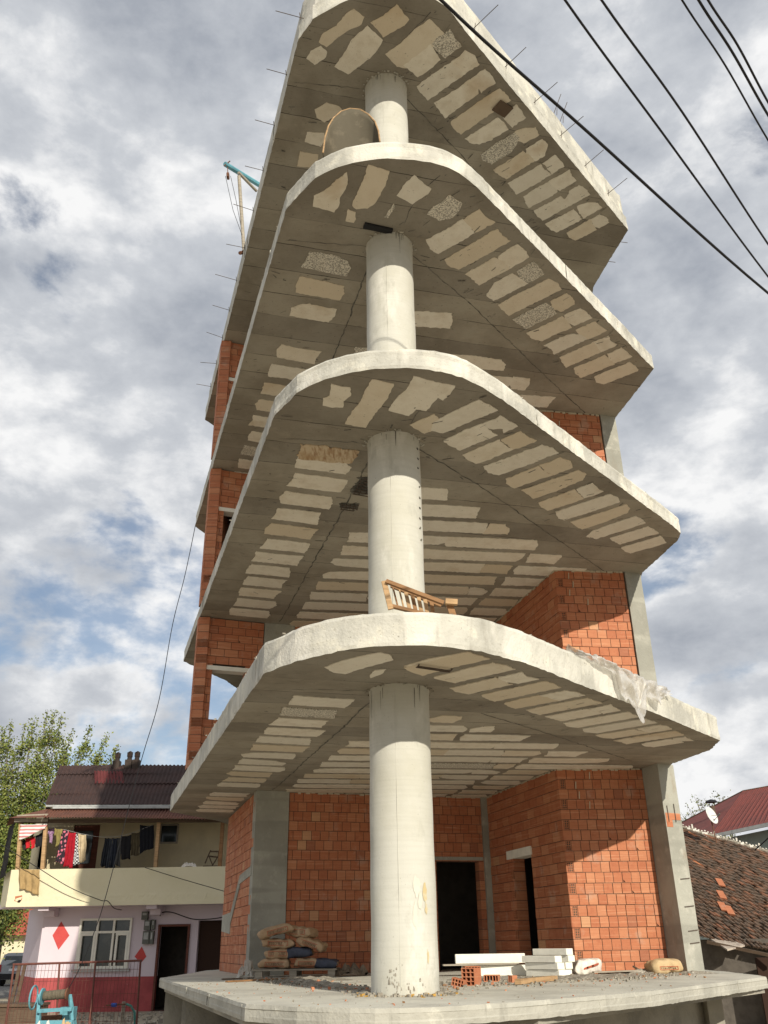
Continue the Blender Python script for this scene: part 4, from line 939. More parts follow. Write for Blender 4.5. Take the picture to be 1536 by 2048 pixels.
# roof hoist
ho = empty('roof_hoist', aty(487, 500, 4.0), 'teal hoist arm with pulley reaching out from the left roof edge', 'hoist')
def hp_(name, m_, *tubes):
    mb = MB()
    for t in tubes: mb.tube(t[0], t[1], 8)
    return mb.build(name, m_, ho)
hp_('arm', 'teal', ([aty(450, 328, 3.7), aty(522, 372, 4.6)], .05)); hp_('post', 'wood_grey', ([aty(478, 352, 3.95), aty(488, 502, 4.05)], .034)); hp_('brace', 'wood_grey', ([aty(477, 345, 3.9), aty(513, 382, 4.4)], .03))
pu = aty(456, 352, 3.75); hp_('pulley', 'rust', ([pu+Vector((-.02, 0, 0)), pu+Vector((.02, 0, 0))], .07), ([pu, aty(455, 332, 3.75)], .008))
hp_('tip_bracket', 'rust', ([aty(448, 332, 3.7), aty(460, 322, 3.7)], .012)); hp_('rope', 'wire', ([pu+Vector((-.05, 0, 0)), aty(466, 420, 3.9), aty(484, 470, 4.0)], .005), ([pu+Vector((.05, 0, 0)), aty(472, 400, 3.9), aty(487, 480, 4.05)], .005))
hp_('foot_pipe', 'rust', ([aty(480, 506, 4.0), aty(490, 504, 4.3)], .035))
# site winch at the left
wn_ = empty('site_winch', (-6.35, 9, G), 'teal steel site winch with a drum of rope at the lower left', 'winch')
def wp(name, m_, build):
    mb = MB(); build(mb); return mb.build(name, m_, wn_)
PZ = lambda x, y, Y=9.0: aty(x, y, Y)
def frame_side(mb, xt, xb, Yf=8.85, Yb=9.35):
    mb.bar(PZ(xt, 1990, 9.1), PZ(xb, 2075, Yf), .05, .05); mb.bar(PZ(xt, 1990, 9.15), PZ(xb+8, 2070, Yb+.2), .045, .045)
wp('side_frame', 'teal', lambda m_: frame_side(m_, 78, 72)); wp('side_frame', 'teal', lambda m_: frame_side(m_, 140, 146))
wp('cross_bar', 'teal', lambda m_: m_.bar(PZ(76, 2022, 8.9), PZ(144, 2018, 8.9), .05, .06)); wp('cross_bar', 'teal', lambda m_: m_.bar(PZ(78, 2045, 8.85), PZ(146, 2044, 8.85), .05, .06))
wp('drum', 'rope', lambda m_: m_.tube([PZ(88+4*i, 1992-.4*i, 9.05) for i in range(12)], [.075+.006*(i % 2) for i in range(12)], 20))
wp('drum_flange', 'teal', lambda m_: m_.tube([PZ(83, 1993, 9.05), PZ(86, 1993, 9.05)], .135, 24)); wp('drum_flange', 'rust', lambda m_: m_.tube([PZ(133, 1988, 9.05), PZ(136, 1988, 9.05)], .10, 24))
wp('motor_box', 'teal', lambda m_: m_.obox(PZ(118, 2040, 9.2), (.24, 0, 0), (0, .2, 0), (0, 0, .2))); wp('guard_wheel', 'teal', lambda m_: m_.tube([PZ(67, 1995, 9.3)+Vector((0, .19*math.cos(t), .19*math.sin(t))) for t in [R(15*k) for k in range(25)]], .016, 6))
wp('gear_shaft', 'rust', lambda m_: m_.tube([PZ(84, 2036, 9.2), PZ(124, 2034, 9.2)], .04, 12))
q = PZ(88, 2052, 8.4); crumple('plastic_bag', 'white patterned plastic bag in front of the winch', 'bag', q.x, 8.4, q.z-.16, .2, .2, .24, 'plastic_white', 9)
q = PZ(132, 2052, 8.4); crumple('paper_bag', 'pale beige bag at the right foot of the winch', 'bag', q.x, 8.4, q.z-.14, .14, .15, .2, 'sack_tan', 10)
def wire(name, label, pts, r_, cat='cable', group=None, m_='wire'):
    out = []; n = len(pts)
    for i in range(n-1):
        p0 = Vector(pts[max(i-1, 0)]); p1 = Vector(pts[i]); p2 = Vector(pts[i+1]); p3 = Vector(pts[min(i+2, n-1)])
        for k in range(8):
            t = k/8; out.append(.5*((2*p1)+(p2-p0)*t+(2*p0-5*p1+4*p2-p3)*t*t+(3*p1-p0-3*p2+p3)*t**3))
    out.append(Vector(pts[-1])); mb = MB(); mb.tube(out, r_, 6); o = mb.build(name, m_, smooth=True); return tag(o, label, cat, group)
wire('hoist_rope', 'thin dark rope running from the far slab corner down to the winch drum', [(-4.36, 8.52, 8.72), aty(370, 1150, 8.6), aty(345, 1250, 8.65), aty(318, 1400, 8.75), aty(280, 1530, 8.8), aty(215, 1780, 8.95), aty(190, 1860, 9), aty(160, 1935, 9.03), aty(132, 1986, 9.05)], .0075, 'rope')
wire('hanging_cable', 'cable sagging from the left frame edge to the pink house balcony', [aty(-60, 1655, 17.8), aty(0, 1688, 17.9), aty(75, 1735, 18), aty(140, 1775, 18.1), aty(200, 1800, 18.2), aty(215, 1802, 18.3), aty(228, 1816, 18.4), aty(243, 1820, 19.45)], .012)
wire('slack_cable', 'cable slanting across the right half of the balcony parapet', [aty(290, 1735, 18.3), aty(360, 1757, 18.2), aty(450, 1783, 16)], .011)
wire('entrance_cable', 'black cable drooping over the dark doorways of the pink house', [aty(320, 1832, 19.35), aty(325, 1825, 19.3), aty(345, 1825, 19.2), aty(385, 1838, 19), aty(420, 1838, 18.6), aty(450, 1834, 17)], .016)
for (a, b, c, z, r_, l) in (
    ((880, -2), (1180, 268), (1536, 586), 5.0, .012, 'thickest black cable, crossing in front of the top slab edge'),
    ((1130, 0), (1322, 262), (1536, 553), 7.5, .0125, 'overhead cable second from left against the sky'),
    ((1203, 0), (1365, 225), (1536, 488), 7.6, .0125, 'overhead cable third from left against the sky'),
    ((1364, 0), (1450, 130), (1536, 280), 7.95, .0105, 'thin overhead cable, leftmost of the three at the top right corner'),
    ((1397, 0), (1465, 105), (1536, 230), 7.95, .014, 'overhead cable, middle of the three at the top right corner'),
    ((1416, 0), (1475, 90), (1536, 204), 7.95, .0125, 'overhead cable, rightmost of the three at the top right corner')):
    A_, B_, C_ = atz(*a, z+.1), atz(*b, z), atz(*c, z+.05)
    ex = lambda p, q, t, dz: p+(p-q)*t+Vector((0, 0, dz))
    wire('overhead_cable', l, [ex(A_, B_, 3.5, .9), ex(A_, B_, 1.2, .25), A_, B_, C_, ex(C_, B_, 1.4, .3), ex(C_, B_, 3.5, 1.0)], r_*.88, group='overhead cables crossing the sky at right')

# ================================================================== PINK AND CREAM HOUSE AT LEFT
HS = empty('old_house', (-8, 19.5, G), 'two storey old house with cream balcony, pink ground floor and brown sheet roof', 'house')
def wall_open(mb, p0, p1, z0, z1, th, holes, mi=0):
    p0 = Vector((*p0, 0)); p1 = Vector((*p1, 0)); L_ = (p1-p0).length; d = (p1-p0)/L_; n = Vector((d.y, -d.x, 0))
    s = 0
    for h0, h1, a, b in sorted(holes)+[(L_, L_, z0, z0)]:
        if h0 > s: mb.obox(p0+d*s+Vector((0, 0, z0)), d*(h0-s), -n*th, (0, 0, z1-z0), mi)
        if h1 > h0:
            if a > z0: mb.obox(p0+d*h0+Vector((0, 0, z0)), d*(h1-h0), -n*th, (0, 0, a-z0), mi)
            if b < z1: mb.obox(p0+d*h0+Vector((0, 0, b)), d*(h1-h0), -n*th, (0, 0, z1-b), mi)
        s = h1
XL, XR = -10.58, -3.6
BZ = -.33
def ho_(h, z0, z1): return [(a-XL, b-XL, max(c, z0), min(d, z1)) for a, b, c, d in h if min(d, z1) > max(c, z0)]
holes = [(-9.47, -7.94, -.12, 1.20), (-7.12, -6.27, G, .97), (-6.0, -4.6, G, 1.10)]
mb = MB(); wall_open(mb, (XL, 19.5), (XR, 19.5), BZ, 1.56, .2, ho_(holes, BZ, 1.56)); wall_open(mb, (-12.28, 22.7), (XL-.002, 19.502), BZ, 1.56, .2, []); mb.build('ground_floor_wall', 'lavender', HS)
mb = MB(); wall_open(mb, (XL-.004, 19.494), (XR, 19.494), G-.2, BZ, .2, ho_(holes, G-.2, BZ)); wall_open(mb, (-12.285, 22.7), (XL-.008, 19.496), G-.2, BZ, .2, []); mb.build('maroon_base', 'maroon', HS)
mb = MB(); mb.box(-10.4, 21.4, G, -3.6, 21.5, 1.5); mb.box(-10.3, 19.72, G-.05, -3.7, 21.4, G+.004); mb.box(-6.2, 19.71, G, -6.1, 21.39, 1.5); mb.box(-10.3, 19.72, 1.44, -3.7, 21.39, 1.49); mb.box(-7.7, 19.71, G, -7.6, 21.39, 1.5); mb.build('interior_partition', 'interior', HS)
# balcony
mb = MB()
P = [(-11.32, 18.5), (-3.6, 18.5), (-3.6, 20.1), (-12.2, 20.1)]
mb.face([(x, y, 1.50) for x, y in P][::-1]); mb.face([(x, y, 1.62) for x, y in P])
for a, b in zip(P, P[1:]+P[:1]): mb.face([(a[0], a[1], 1.5), (b[0], b[1], 1.5), (b[0], b[1], 1.62), (a[0], a[1], 1.62)])
mb.build('balcony_floor', 'lavender', HS)
mb = MB(); rn = random.Random(3); mb.grid(lambda u, v: (-11.345+7.745*u, 18.488-(.008*rn.random() if v < .3 else 0), 1.515+.975*v+(.012*rn.random() if v == 0 else 0)), 160, 16)
mb.box(-11.34, 18.49, 1.53, -3.6, 18.60, 2.488); mb.obox((-11.34, 18.49, 1.53), (-.85, 1.6, 0), (.12, .06, 0), (0, 0, .958)); mb.build('balcony_parapet', 'cream', HS)
mb = MB(); mb.obox((-11.335, 18.47, 1.50), (7.73, 0, 0), (0, .02, 0), (0, 0, .11)); mb.build('parapet_lip', 'cream', HS)
# broken hole showing brick in the parapet
mb = MB(); a = aty(28, 1806, 18.46); 
mb.face([aty(x/6.4, 1620+y/6.4, 18.484) for x, y in ((182,1165),(195,1105),(285,1090),(282,1140),(262,1180),(215,1175))][::-1], 0); mb.face([aty(x/6.4, 1620+y/6.4, 18.478) for x, y in ((222,1170),(240,1150),(275,1150),(250,1190),(238,1225),(225,1222))][::-1], 1); mb.build('broken_patch', ['brick', 'void_shade'], HS)
for x in (-10.45, -7.35):
    mb = MB(); mb.obox((x, 18.62, 1.499), (.30, 0, 0), (0, .88, 0), (0, 0, -.10)); mb.obox((x, 19.1, 1.40), (.30, 0, 0), (0, .39, 0), (0, 0, -.14)); mb.build('balcony_bracket', 'lavender', HS)
# upper floor
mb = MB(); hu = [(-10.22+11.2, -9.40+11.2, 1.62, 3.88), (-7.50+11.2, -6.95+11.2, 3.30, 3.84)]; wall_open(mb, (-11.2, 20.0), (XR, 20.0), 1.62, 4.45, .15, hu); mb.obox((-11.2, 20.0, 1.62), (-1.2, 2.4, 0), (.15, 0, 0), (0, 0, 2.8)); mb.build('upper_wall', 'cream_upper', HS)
mb = MB(); mb.box(-10.21, 20.03, 1.63, -9.41, 20.09, 3.87); d_ = mb.build('balcony_door', 'door_brown', HS)
mb = MB(); mb.box(-10.08, 20.005, 2.75, -9.6, 20.028, 3.7); mb.build('pane', 'glass', d_)
mb = MB(); mb.box(-7.49, 20.05, 3.31, -6.96, 20.1, 3.83); w_ = mb.build('small_window', 'glass', HS)
mb = MB(); 
for a in ((-7.52, 3.28, -6.93, 3.33), (-7.52, 3.81, -6.93, 3.86), (-7.52, 3.331, -7.47, 3.809), (-6.98, 3.331, -6.93, 3.809)): mb.box(a[0], 19.97, a[1], a[2], 20.04, a[3])
mb.build('frame', 'wood_grey', w_)
for (x, y0, y1, m_) in ((115, 790, 1060, 'wood_pale'), (262, 790, 1060, 'wood_pale'), (928, 800, 1060, 'wood_pale'), (1308, 800, 1060, 'wood')):
    a = aty(x/2.954+(4 if x < 1000 else 3), 1380+y0/2.954-8, 18.56); b = aty(x/2.954-(4 if x < 1000 else 4), 1380+y1/2.954+4, 18.56)
    mb = MB(); mb.bar((a.x, 18.56, 3.9), (b.x, 18.56, 2.45), .10, .10); mb.build('balcony_post', m_, HS)
mb = MB(); mb.bar((-11.42, 18.5, 3.83), (-3.6, 18.5, 3.73), .10, .10); mb.build('eave_beam', 'wood_dark', HS)
mb = MB(); mb.obox((-11.46, 18.40, 3.80), (1.0, 0, -.01), (0, .03, 0), (0, 0, .10)); mb.obox((-11.40, 18.39, 3.905), (.92, 0, .02), (0, .03, 0), (0, 0, .09)); mb.build('eave_board', 'wood_grey', HS)
def corr(name, c00, c10, c01, c11, waves, amp, steps, m_, parent, nu=None, lift=.012):
    c00, c10, c01, c11 = map(Vector, (c00, c10, c01, c11)); nn = (c10-c00).cross(c01-c00).normalized(); nn = nn if nn.z > 0 else -nn
    mb = MB(); rn = random.Random(waves)
    nu = nu or waves*6
    for st in range(steps):
        off = rn.uniform(-.01, .01)
        def fn(u, v, st=st):
            v2 = (st+v*1.06)/steps; v2 = min(v2, 1); p = (c00*(1-u)+c10*u)*(1-v2)+(c01*(1-u)+c11*u)*v2
            return p+nn*(amp*math.sin(2*math.pi*waves*u)+lift*(1-v)*1.6+.012*math.sin(7*u+st*2))
        mb.grid(fn, nu, 4)
    return mb.build(name, m_, parent)
rf = corr('roof', (-10.85, 19.0, 4.33), (-3.3, 19.0, 4.23), (-11.55, 21.6, 6.0), (-3.3, 21.6, 5.88), 62, .02, 4, 'roof_brown', HS)
corr('rear_roof', (-3.3, 24.4, 4.3), (-12.4, 24.4, 4.3), (-3.3, 21.62, 5.86), (-11.55, 21.62, 5.98), 50, .02, 1, 'roof_brown', HS)
aw = corr('balcony_awning', (-10.55, 18.15, 3.86), (-3.4, 18.15, 3.70), (-10.75, 19.15, 4.26), (-3.4, 19.15, 4.16), 80, .018, 1, 'roof_rust', HS)
mb = MB(); mb.face([(-11.55, 18.25, 3.90), (-10.56, 18.15, 3.88), (-10.76, 19.15, 4.27)]); mb.face([(-11.55, 18.25, 3.90), (-10.76, 19.15, 4.27), (-12.5, 20.3, 3.9)]); mb.build('awning_hip', 'roof_rust', HS)
corr('red_roof_sheet', aty(189, 1571, 20.35)+Vector((0, 0, .03)), aty(249, 1570, 20.35)+Vector((0, 0, .03)), aty(188, 1546, 21.05)+Vector((0, 0, .06)), aty(244, 1546, 21.05)+Vector((0, 0, .06)), 9, .02, 1, 'roof_red', HS)
mb = MB(); mb.bar((-10.8, 18.98, 4.32), (-3.4, 18.98, 4.21), .05, .05); mb.bar((-10.55, 18.9, 4.25), (-7.0, 18.9, 4.20), .07, .05); mb.build('flashing', 'tin', HS)
for (xa, xb, yt, yb, Yc) in ((223, 236, 1521, 1545, 21.35), (247, 260, 1519, 1548, 21.3), (262, 275, 1519, 1548, 21.3)):
    a = aty(xa, yb, Yc); b = aty(xb, yb, Yc); t = aty(xa, yt, Yc); mb = MB(); zt_ = t.z
    mb.obox((a.x, Yc, a.z-.25), (b.x-a.x, 0, 0), (0, .26, 0), (0, 0, zt_-a.z+.25)); c_ = mb.build('chimney', simple('sooty_chimney_brick', (.06, .045, .038), .95, .4) if 'sooty_chimney_brick' not in bpy.data.materials else bpy.data.materials['sooty_chimney_brick'], HS)
    cx = (a.x+b.x)/2; mb = MB(); mb.tube([(cx, Yc+.13, zt_-.01), (cx, Yc+.13, zt_+.12)], [.085, .07], 10); mb.box(cx-.075, Yc+.055, zt_+.10, cx+.075, Yc+.205, zt_+.24); mb.box(cx-.03, Yc+.05, zt_+.12, cx+.03, Yc+.056, zt_+.21, 1); mb.tube([(cx, Yc+.13, zt_+.24), (cx, Yc+.13, zt_+.30)], [.12, .02], 4); mb.build('chimney_pot', ['sooty_pot', 'void_shade'], c_)
    mb = MB(); mb.obox((a.x-.03, Yc-.02, a.z-.12), (b.x-a.x+.06, 0, 0), (0, .02, 0), (0, 0, .1)); mb.build('flashing', 'tin', c_)
# ground floor window: white frame, six panes
wx0, wx1, wz0, wz1 = -9.47, -7.94, -.12, 1.20
mb = MB(); cols = [wx0+.06, wx0+.53, wx0+.98, wx1-.06]
def fr(x0, z0, x1, z1, y0=19.44, y1=19.52): mb.box(x0, y0, z0, x1, y1, z1)
fr(wx0, wz0, wx1, wz0+.07); fr(wx0, wz1-.06, wx1, wz1); fr(wx0, wz0+.071, wx0+.06, wz1-.061); fr(wx1-.06, wz0+.071, wx1, wz1-.061); fr(wx0+.061, .80, wx1-.061, .86)
for x in (wx0+.50, wx0+.98): fr(x, wz0+.071, x+.06, .799); fr(x, .861, x+.06, wz1-.061)
fr(wx0+.061, .74, wx0+.499, .799, 19.43, 19.51); fr(wx1-.439, .74, wx1-.061, .799, 19.43, 19.51); fr(wx0+.061, wz0+.071, wx0+.12, .739, 19.43, 19.51); fr(wx0+.44, wz0+.071, wx0+.499, .739, 19.43, 19.51); fr(wx1-.43, wz0+.071, wx1-.37, .739, 19.43, 19.51); fr(wx1-.12, wz0+.071, wx1-.062, .739, 19.43, 19.51)
wf_ = mb.build('front_window', 'pvc', HS)
mb = MB(); mb.box(wx0+.03, 19.53, wz0+.03, wx1-.03, 19.54, wz1-.03); mb.build('pane', 'glass', wf_)
mb = MB(); mb.box(wx0-.06, 19.38, wz0-.07, wx1+.06, 19.50, wz0-.004); mb.build('sill', 'tin', wf_)
# doors
mb = MB(); mb.box(-7.16, 19.44, G, -7.10, 19.56, 1.01); mb.box(-6.29, 19.44, G, -6.23, 19.56, 1.01); mb.box(-7.099, 19.44, .95, -6.291, 19.56, 1.01); mb.build('door_frame', 'door_brown', HS)
mb = MB(); mb.box(-5.98, 19.62, G, -5.3, 19.66, 1.08); mb.build('side_door_shade', 'void_shade', HS)  # near-black panel paints the unlit second doorway
for pts in ([(310,1450),(345,1535),(410,1450),(362,1367)], [(795,1575),(830,1615),(865,1575),(838,1515)]):
    mb = MB(); mb.face([aty(x/2.954, 1380+y/2.954, 19.494) for x, y in pts]); o = mb.build('painted_diamond', 'red_paint', HS)
for (x0_, z0_, x1_, z1_) in ((-7.66, 1.14, -7.48, 1.36), (-7.56, .86, -7.38, 1.13), (-7.35, .88, -7.25, 1.14), (-7.57, .50, -7.38, .84), (-7.365, .50, -7.26, .84)):
    mb = MB(); mb.box(x0_, 19.36, z0_, x1_, 19.495, z1_); b_ = mb.build('meter_box', 'steel_grey', HS); mb = MB(); mb.box(x0_+.03, 19.352, z0_+.12, x1_-.03, 19.359, z1_-.04); mb.build('dial', 'tin', b_)
# laundry -------------------------------------------------------------
def cloth(name, label, cat, pts, Y, m_, fold=5, amp=.02, group='laundry hung on the balcony', legs=False, sl=False):
    """pts: four corners TL TR BR BL in photo zoom pixels (already mapped)"""
    A_, B_, C_, D_ = [aty(*p, Y) for p in pts]; mb = MB(); rn = random.Random(len(label)); ph = rn.uniform(0, 6)
    nu, nv = 18, 14; b = len(mb.v)
    for j in range(nv+1):
        for i in range(nu+1):
            u, v = i/nu, j/nv; p = (A_*(1-u)+B_*u)*(1-v)+(D_*(1-u)+C_*u)*v
            p = p+Vector((.008*math.sin(9*v+u*4), -amp*math.sin(fold*2*math.pi*u+ph+v)*(.35+.65*v)-.01*math.sin(7*v+ph), .02*math.sin(u*math.pi*2+ph)*v-.02*math.sin(math.pi*u)*(1-v)))
            mb.v.append(tuple(p))
    for j in range(nv):
        for i in range(nu):
            u, v = (i+.5)/nu, (j+.5)/nv
            if legs and v > .32 and abs(u-.5) < .05+.05*v: continue
            if sl and v > .38 and (u < .2 or u > .8): continue
            a = b+j*(nu+1)+i; mb.f.append((a, a+1, a+nu+2, a+nu+1)); mb.m.append(0); mb.r.append(.5)
    o = mb.build(name, m_, smooth=True, solid=.01); return tag(o, label, cat, group)
def pattern(name, c1, c2, sc, kind='voronoi'):
    def b(nt, cur, tc, bo, p):
        if kind == 'check': t = nt.nodes.new('ShaderNodeTexChecker'); t.inputs['Scale'].default_value = sc; nt.links.new(tc.outputs['Object'], t.inputs['Vector']); return mixc(nt, t.outputs['Fac'], c1, c2)
        if kind == 'stripe':
            t = nt.nodes.new('ShaderNodeTexWave'); t.inputs['Scale'].default_value = sc; t.bands_direction = 'Z'; t.inputs['Distortion'].default_value = .5; nt.links.new(tc.outputs['Object'], t.inputs['Vector']); return mixc(nt, rng(nt, t.outputs['Fac'], .45, .55), c1, c2)
        t = nt.nodes.new('ShaderNodeTexVoronoi'); t.inputs['Scale'].default_value = sc; nt.links.new(tc.outputs['Object'], t.inputs['Vector']); return mixc(nt, rng(nt, t.outputs['Distance'], .38, .42), c1, c2)
    return mat(name, c1, .9, build=b)
Q2 = lambda *p: [(x/6.4, 1620+y/6.4) for x, y in p]
Q3 = lambda *p: [(200+x*.16927, 1620+y*.16927) for x, y in p]
cl = lambda n, c, v=.35: simple(n, c, .95, v, 8)
cloth('striped_sheet', 'white sheet with pink and blue stripes tied under the left eave', 'sheet', Q2((262,185),(612,168),(575,245),(238,390)), 18.46, pattern('striped_cotton', (.72,.72,.70), (.55,.22,.22), 3.2, 'stripe'), 3)
cloth('red_trousers', 'short bright red garment hanging behind the striped sheet', 'clothes', Q2((330,365),(450,330),(448,480),(332,500)), 18.72, cl('bright_red_cloth', (.50,.02,.03)), 2, legs=True)
cloth('black_shirt', 'black garment hanging right of the short red one', 'clothes', Q2((448,330),(560,270),(530,470),(450,470)), 18.74, cl('black_cloth', (.018,.018,.022)), 3)
cloth('grey_cloth', 'dark grey garment hanging left of the short red one', 'clothes', Q2((285,385),(330,372),(335,510),(290,505)), 18.76, cl('charcoal_cloth', (.04,.038,.038)), 2)
cloth('purple_shirt', 'purple patterned shirt next to the second balcony post', 'shirt', Q2((612,235),(700,225),(690,425),(606,425)), 18.78, pattern('purple_print', (.14,.06,.15), (.35,.22,.35), 26), 3, sl=True)
cloth('olive_shirt', 'olive green shirt between the purple and the pink clothes', 'shirt', Q2((700,232),(812,240),(795,400),(678,515)), 18.66, cl('olive_cloth', (.25,.21,.075)), 3, sl=True)
cloth('flowered_dress', 'pink dress with black pattern hanging on the balcony', 'dress', Q2((805,245),(885,265),(815,695),(712,660)), 18.62, pattern('pink_black_print', (.55,.16,.22), (.03,.02,.03), 11), 3)
cloth('red_dress', 'long plain dark red dress in the middle of the laundry', 'dress', Q2((876,285),(975,285),(925,735),(806,725)), 18.60, cl('crimson_cloth', (.33,.008,.02)), 3, .03)
cloth('checked_cloth', 'black and white checked cloth behind the red dress', 'clothes', Q2((970,300),(1030,300),(1015,700),(920,705)), 18.66, pattern('black_white_check', (.6,.6,.6), (.02,.02,.03), 22, 'check'), 3)
cloth('beige_trousers', 'beige trousers right of the checked cloth', 'trousers', Q2((1000,300),(1108,318),(1098,655),(1012,675)), 18.63, cl('beige_cloth', (.52,.42,.27)), 2, .03)
cloth('navy_jeans', 'black trousers, leftmost of the dark clothes', 'trousers', Q3((60,330),(108,330),(62,675),(0,660)), 18.66, cl('dark_jeans', (.018,.022,.03)), 2, .03)
cloth('blue_jeans', 'slate blue jeans, second of the dark clothes', 'trousers', Q3((100,332),(155,330),(110,690),(56,685)), 18.67, cl('slate_jeans', (.045,.052,.065)), 2, .03)
cloth('dark_jeans', 'navy jeans, third of the dark clothes', 'trousers', Q3((150,330),(208,330),(172,690),(106,690)), 18.65, cl('navy_jeans_cloth', (.02,.026,.04)), 2, .03)
cloth('grey_trousers', 'grey trousers left of the black vest', 'trousers', Q3((205,330),(255,320),(238,685),(165,615)), 18.68, cl('grey_cloth_mat', (.07,.07,.068)), 2, .03)
cloth('black_vest', 'black vest with low neckline on the balcony line', 'vest', Q3((245,310),(375,290),(355,585),(245,580)), 18.66, cl('black_vest_cloth', (.012,.012,.014)), 2)
cloth('brown_shirt', 'dark olive brown shirt between black vest and black sheet', 'shirt', Q3((372,270),(472,262),(462,530),(362,545)), 18.67, cl('brown_olive_cloth', (.075,.06,.035)), 3)
cloth('black_sheet', 'big black cloth hanging beside the middle balcony post', 'sheet', Q3((470,175),(640,178),(635,440),(466,520)), 18.68, cl('blue_black_cloth', (.010,.011,.016)), 4)
cloth('tan_trousers', 'tan trousers thrown over the left end of the parapet', 'trousers', Q2((243,745),(508,760),(498,1085),(252,1010)), 18.42, cl('tan_canvas', (.38,.26,.12)), 3, .035, group=None)
wire('washing_line', 'thin line carrying the laundry below the eave', [aty(45, 1668, 18.7), aty(100, 1655, 18.7), aty(165, 1668, 18.65), aty(205, 1674, 18.66), aty(250, 1670, 18.67), aty(305, 1650, 18.68)], .006, 'line', m_='tin')
# torn dark sheeting at the balcony's left end
mb = MB(); rn = random.Random(12)
mb.grid(lambda u, v: (-11.50-.75*u-.05*rn.random()*v, 18.55+1.4*u, 3.85-1.5*v-.05*rn.random()), 14, 12); tag(mb.build('torn_tarpaulin', cl('dark_tarpaulin', (.015, .012, .011))), 'torn dark tarpaulin closing the left end of the balcony', 'tarpaulin')
# chair on the balcony
ch = empty('folding_chair', (-5.75, 18.95, 1.62), 'dark wooden chair leaning behind the parapet at the right end of the balcony', 'chair')
def cp(name, a, b, w, h, m_='wood_dark'):
    mb = MB(); mb.bar(a, b, w, h); mb.build(name, m_, ch)
C_ = lambda x, y, Y=18.95: aty(200+x*.16927, 1620+y*.16927, Y)
cp('frame_leg', C_(1240,632), C_(1308,475), .04, .03); cp('frame_leg', C_(1400,690,19.05), C_(1402,480,19.05), .04, .03); cp('back_rail', C_(1305,490), C_(1405,490,19.05), .03, .04); cp('back_rail', C_(1285,545), C_(1405,560,19.05), .03, .04); cp('frame_leg', C_(1285,540), C_(1350,700), .035, .03); cp('frame_leg', C_(1400,540,19.05), C_(1300,700), .035, .03)
mb = MB(); a = C_(1225,700); mb.obox((a.x, 18.8, 2.42), (.5, 0, 0), (0, .4, 0), (0, 0, .12)); mb.build('seat', 'wood_dark', ch)
q = C_(1050, 700, 18.55); crumple('newspaper', 'scrap of green and white sheet lying on the parapet', 'paper', q.x, 18.56, 2.485, .2, .05, .14, 'plastic_white', 31)
# rusty railing in front of the house
RL = empty('rusty_railing', (-7, 12, G), 'rusty red mesh railing in front of the pink house', 'railing')
def rl(name, a, b, w, m_='iron_red'):
    mb = MB(); mb.tube([a, b], w, 8); mb.build(name, m_, RL)
rl('top_rail', aty(26, 1929, 12), aty(284, 1921, 12), .022)
for xt, yt, xb in ((28, 1929, 12), (119, 1928, 112), (191, 1925, 180), (281, 1922, 273)): a = aty(xt, yt, 12); b = aty(xb, 2048, 12); rl('post', a, a+(b-a)*(a.z-G+.1)/(a.z-b.z), .022)
mb = MB()
for i in range(36):
    a = aty(28+7.1*i, 1929-.2*i, 12.0); mb.tube([a, (a.x-.012, 12.0, G+.05)], .0035, 4)
for z in (.0, -.2, -.45, -.7, -.95): a = aty(27, 1929, 12); mb.tube([(a.x, 12, z), (aty(283, 1921, 12).x, 12, z)], .0035, 4)
mb.build('wire_mesh', 'iron_red', RL)
mb = MB(); mb.tube([aty(190, 1940, 11.6), aty(177, 2060, 11.4)], .014, 8); tag(mb.build('iron_rod', 'iron_red'), 'rusty white flecked rod leaning on the railing', 'rod')
# water tap on a stake
tp = empty('garden_tap', (-6.2, 13, G), 'blue valve and green hose on a wooden stake before the maroon wall', 'tap')
def tpb(name, m_, pts, r_):
    mb = MB(); mb.tube(pts, r_, 10); mb.build(name, m_, tp)
tpb('stake', 'wood_grey', [aty(248, 2003, 13), Vector((aty(248, 2003, 13).x, 13, G-.05))], .04); tpb('pipe', 'rust', [aty(212, 2011, 12.95), aty(252, 2008, 12.95)], .016); tpb('valve', simple('blue_valve', (.02, .07, .35), .5, .1), [aty(223, 2010, 12.93), aty(233, 2010, 12.93)], .04)
tpb('hose', simple('green_hose', (.06, .22, .19), .5, .2), [aty(252, 2008, 12.95), aty(262, 2012, 12.95), aty(269, 2025, 12.95), aty(270, 2060, 12.95)], .025)
# rough stones and soil near the wall
mb = MB(); rn = random.Random(77)
for i in range(900):
    x = rn.uniform(-9, -3.6); y = rn.uniform(10, 19); s_ = rn.uniform(.03, .16)*(1.5 if x > -5.6 else .6); chip(x, y, G-.01, s_, 0)
tag(mb.build('stones', 'rubble'), 'loose stones and broken concrete on the ground before the house', 'stones', kind='stuff')
# brown planter box and grey posts
mb = MB(); a = aty(2, 2008, 15.5); mb.box(a.x-.4, 15.5, G, aty(78, 2000, 15.5).x, 16.2, -.84); mb.box(a.x-.45, 15.45, -.839, aty(80, 2000, 15.5).x, 16.25, -.78); tag(mb.build('timber_trough', 'wood_dark'), 'brown timber trough at the far left edge beside the pink wall', 'trough')
for x, l in ((40, 'grey timber post, left of the pair behind the railing'), (50, 'grey timber post, right of the pair behind the railing')):
    a = aty(x, 1930, 17); mb = MB(); mb.bar((a.x, 17, a.z), (a.x-.1, 17, G), .08, .04, up=(0, 1, 0)); tag(mb.build('timber_post', 'wood_dark'), l, 'post', 'grey posts behind the railing')
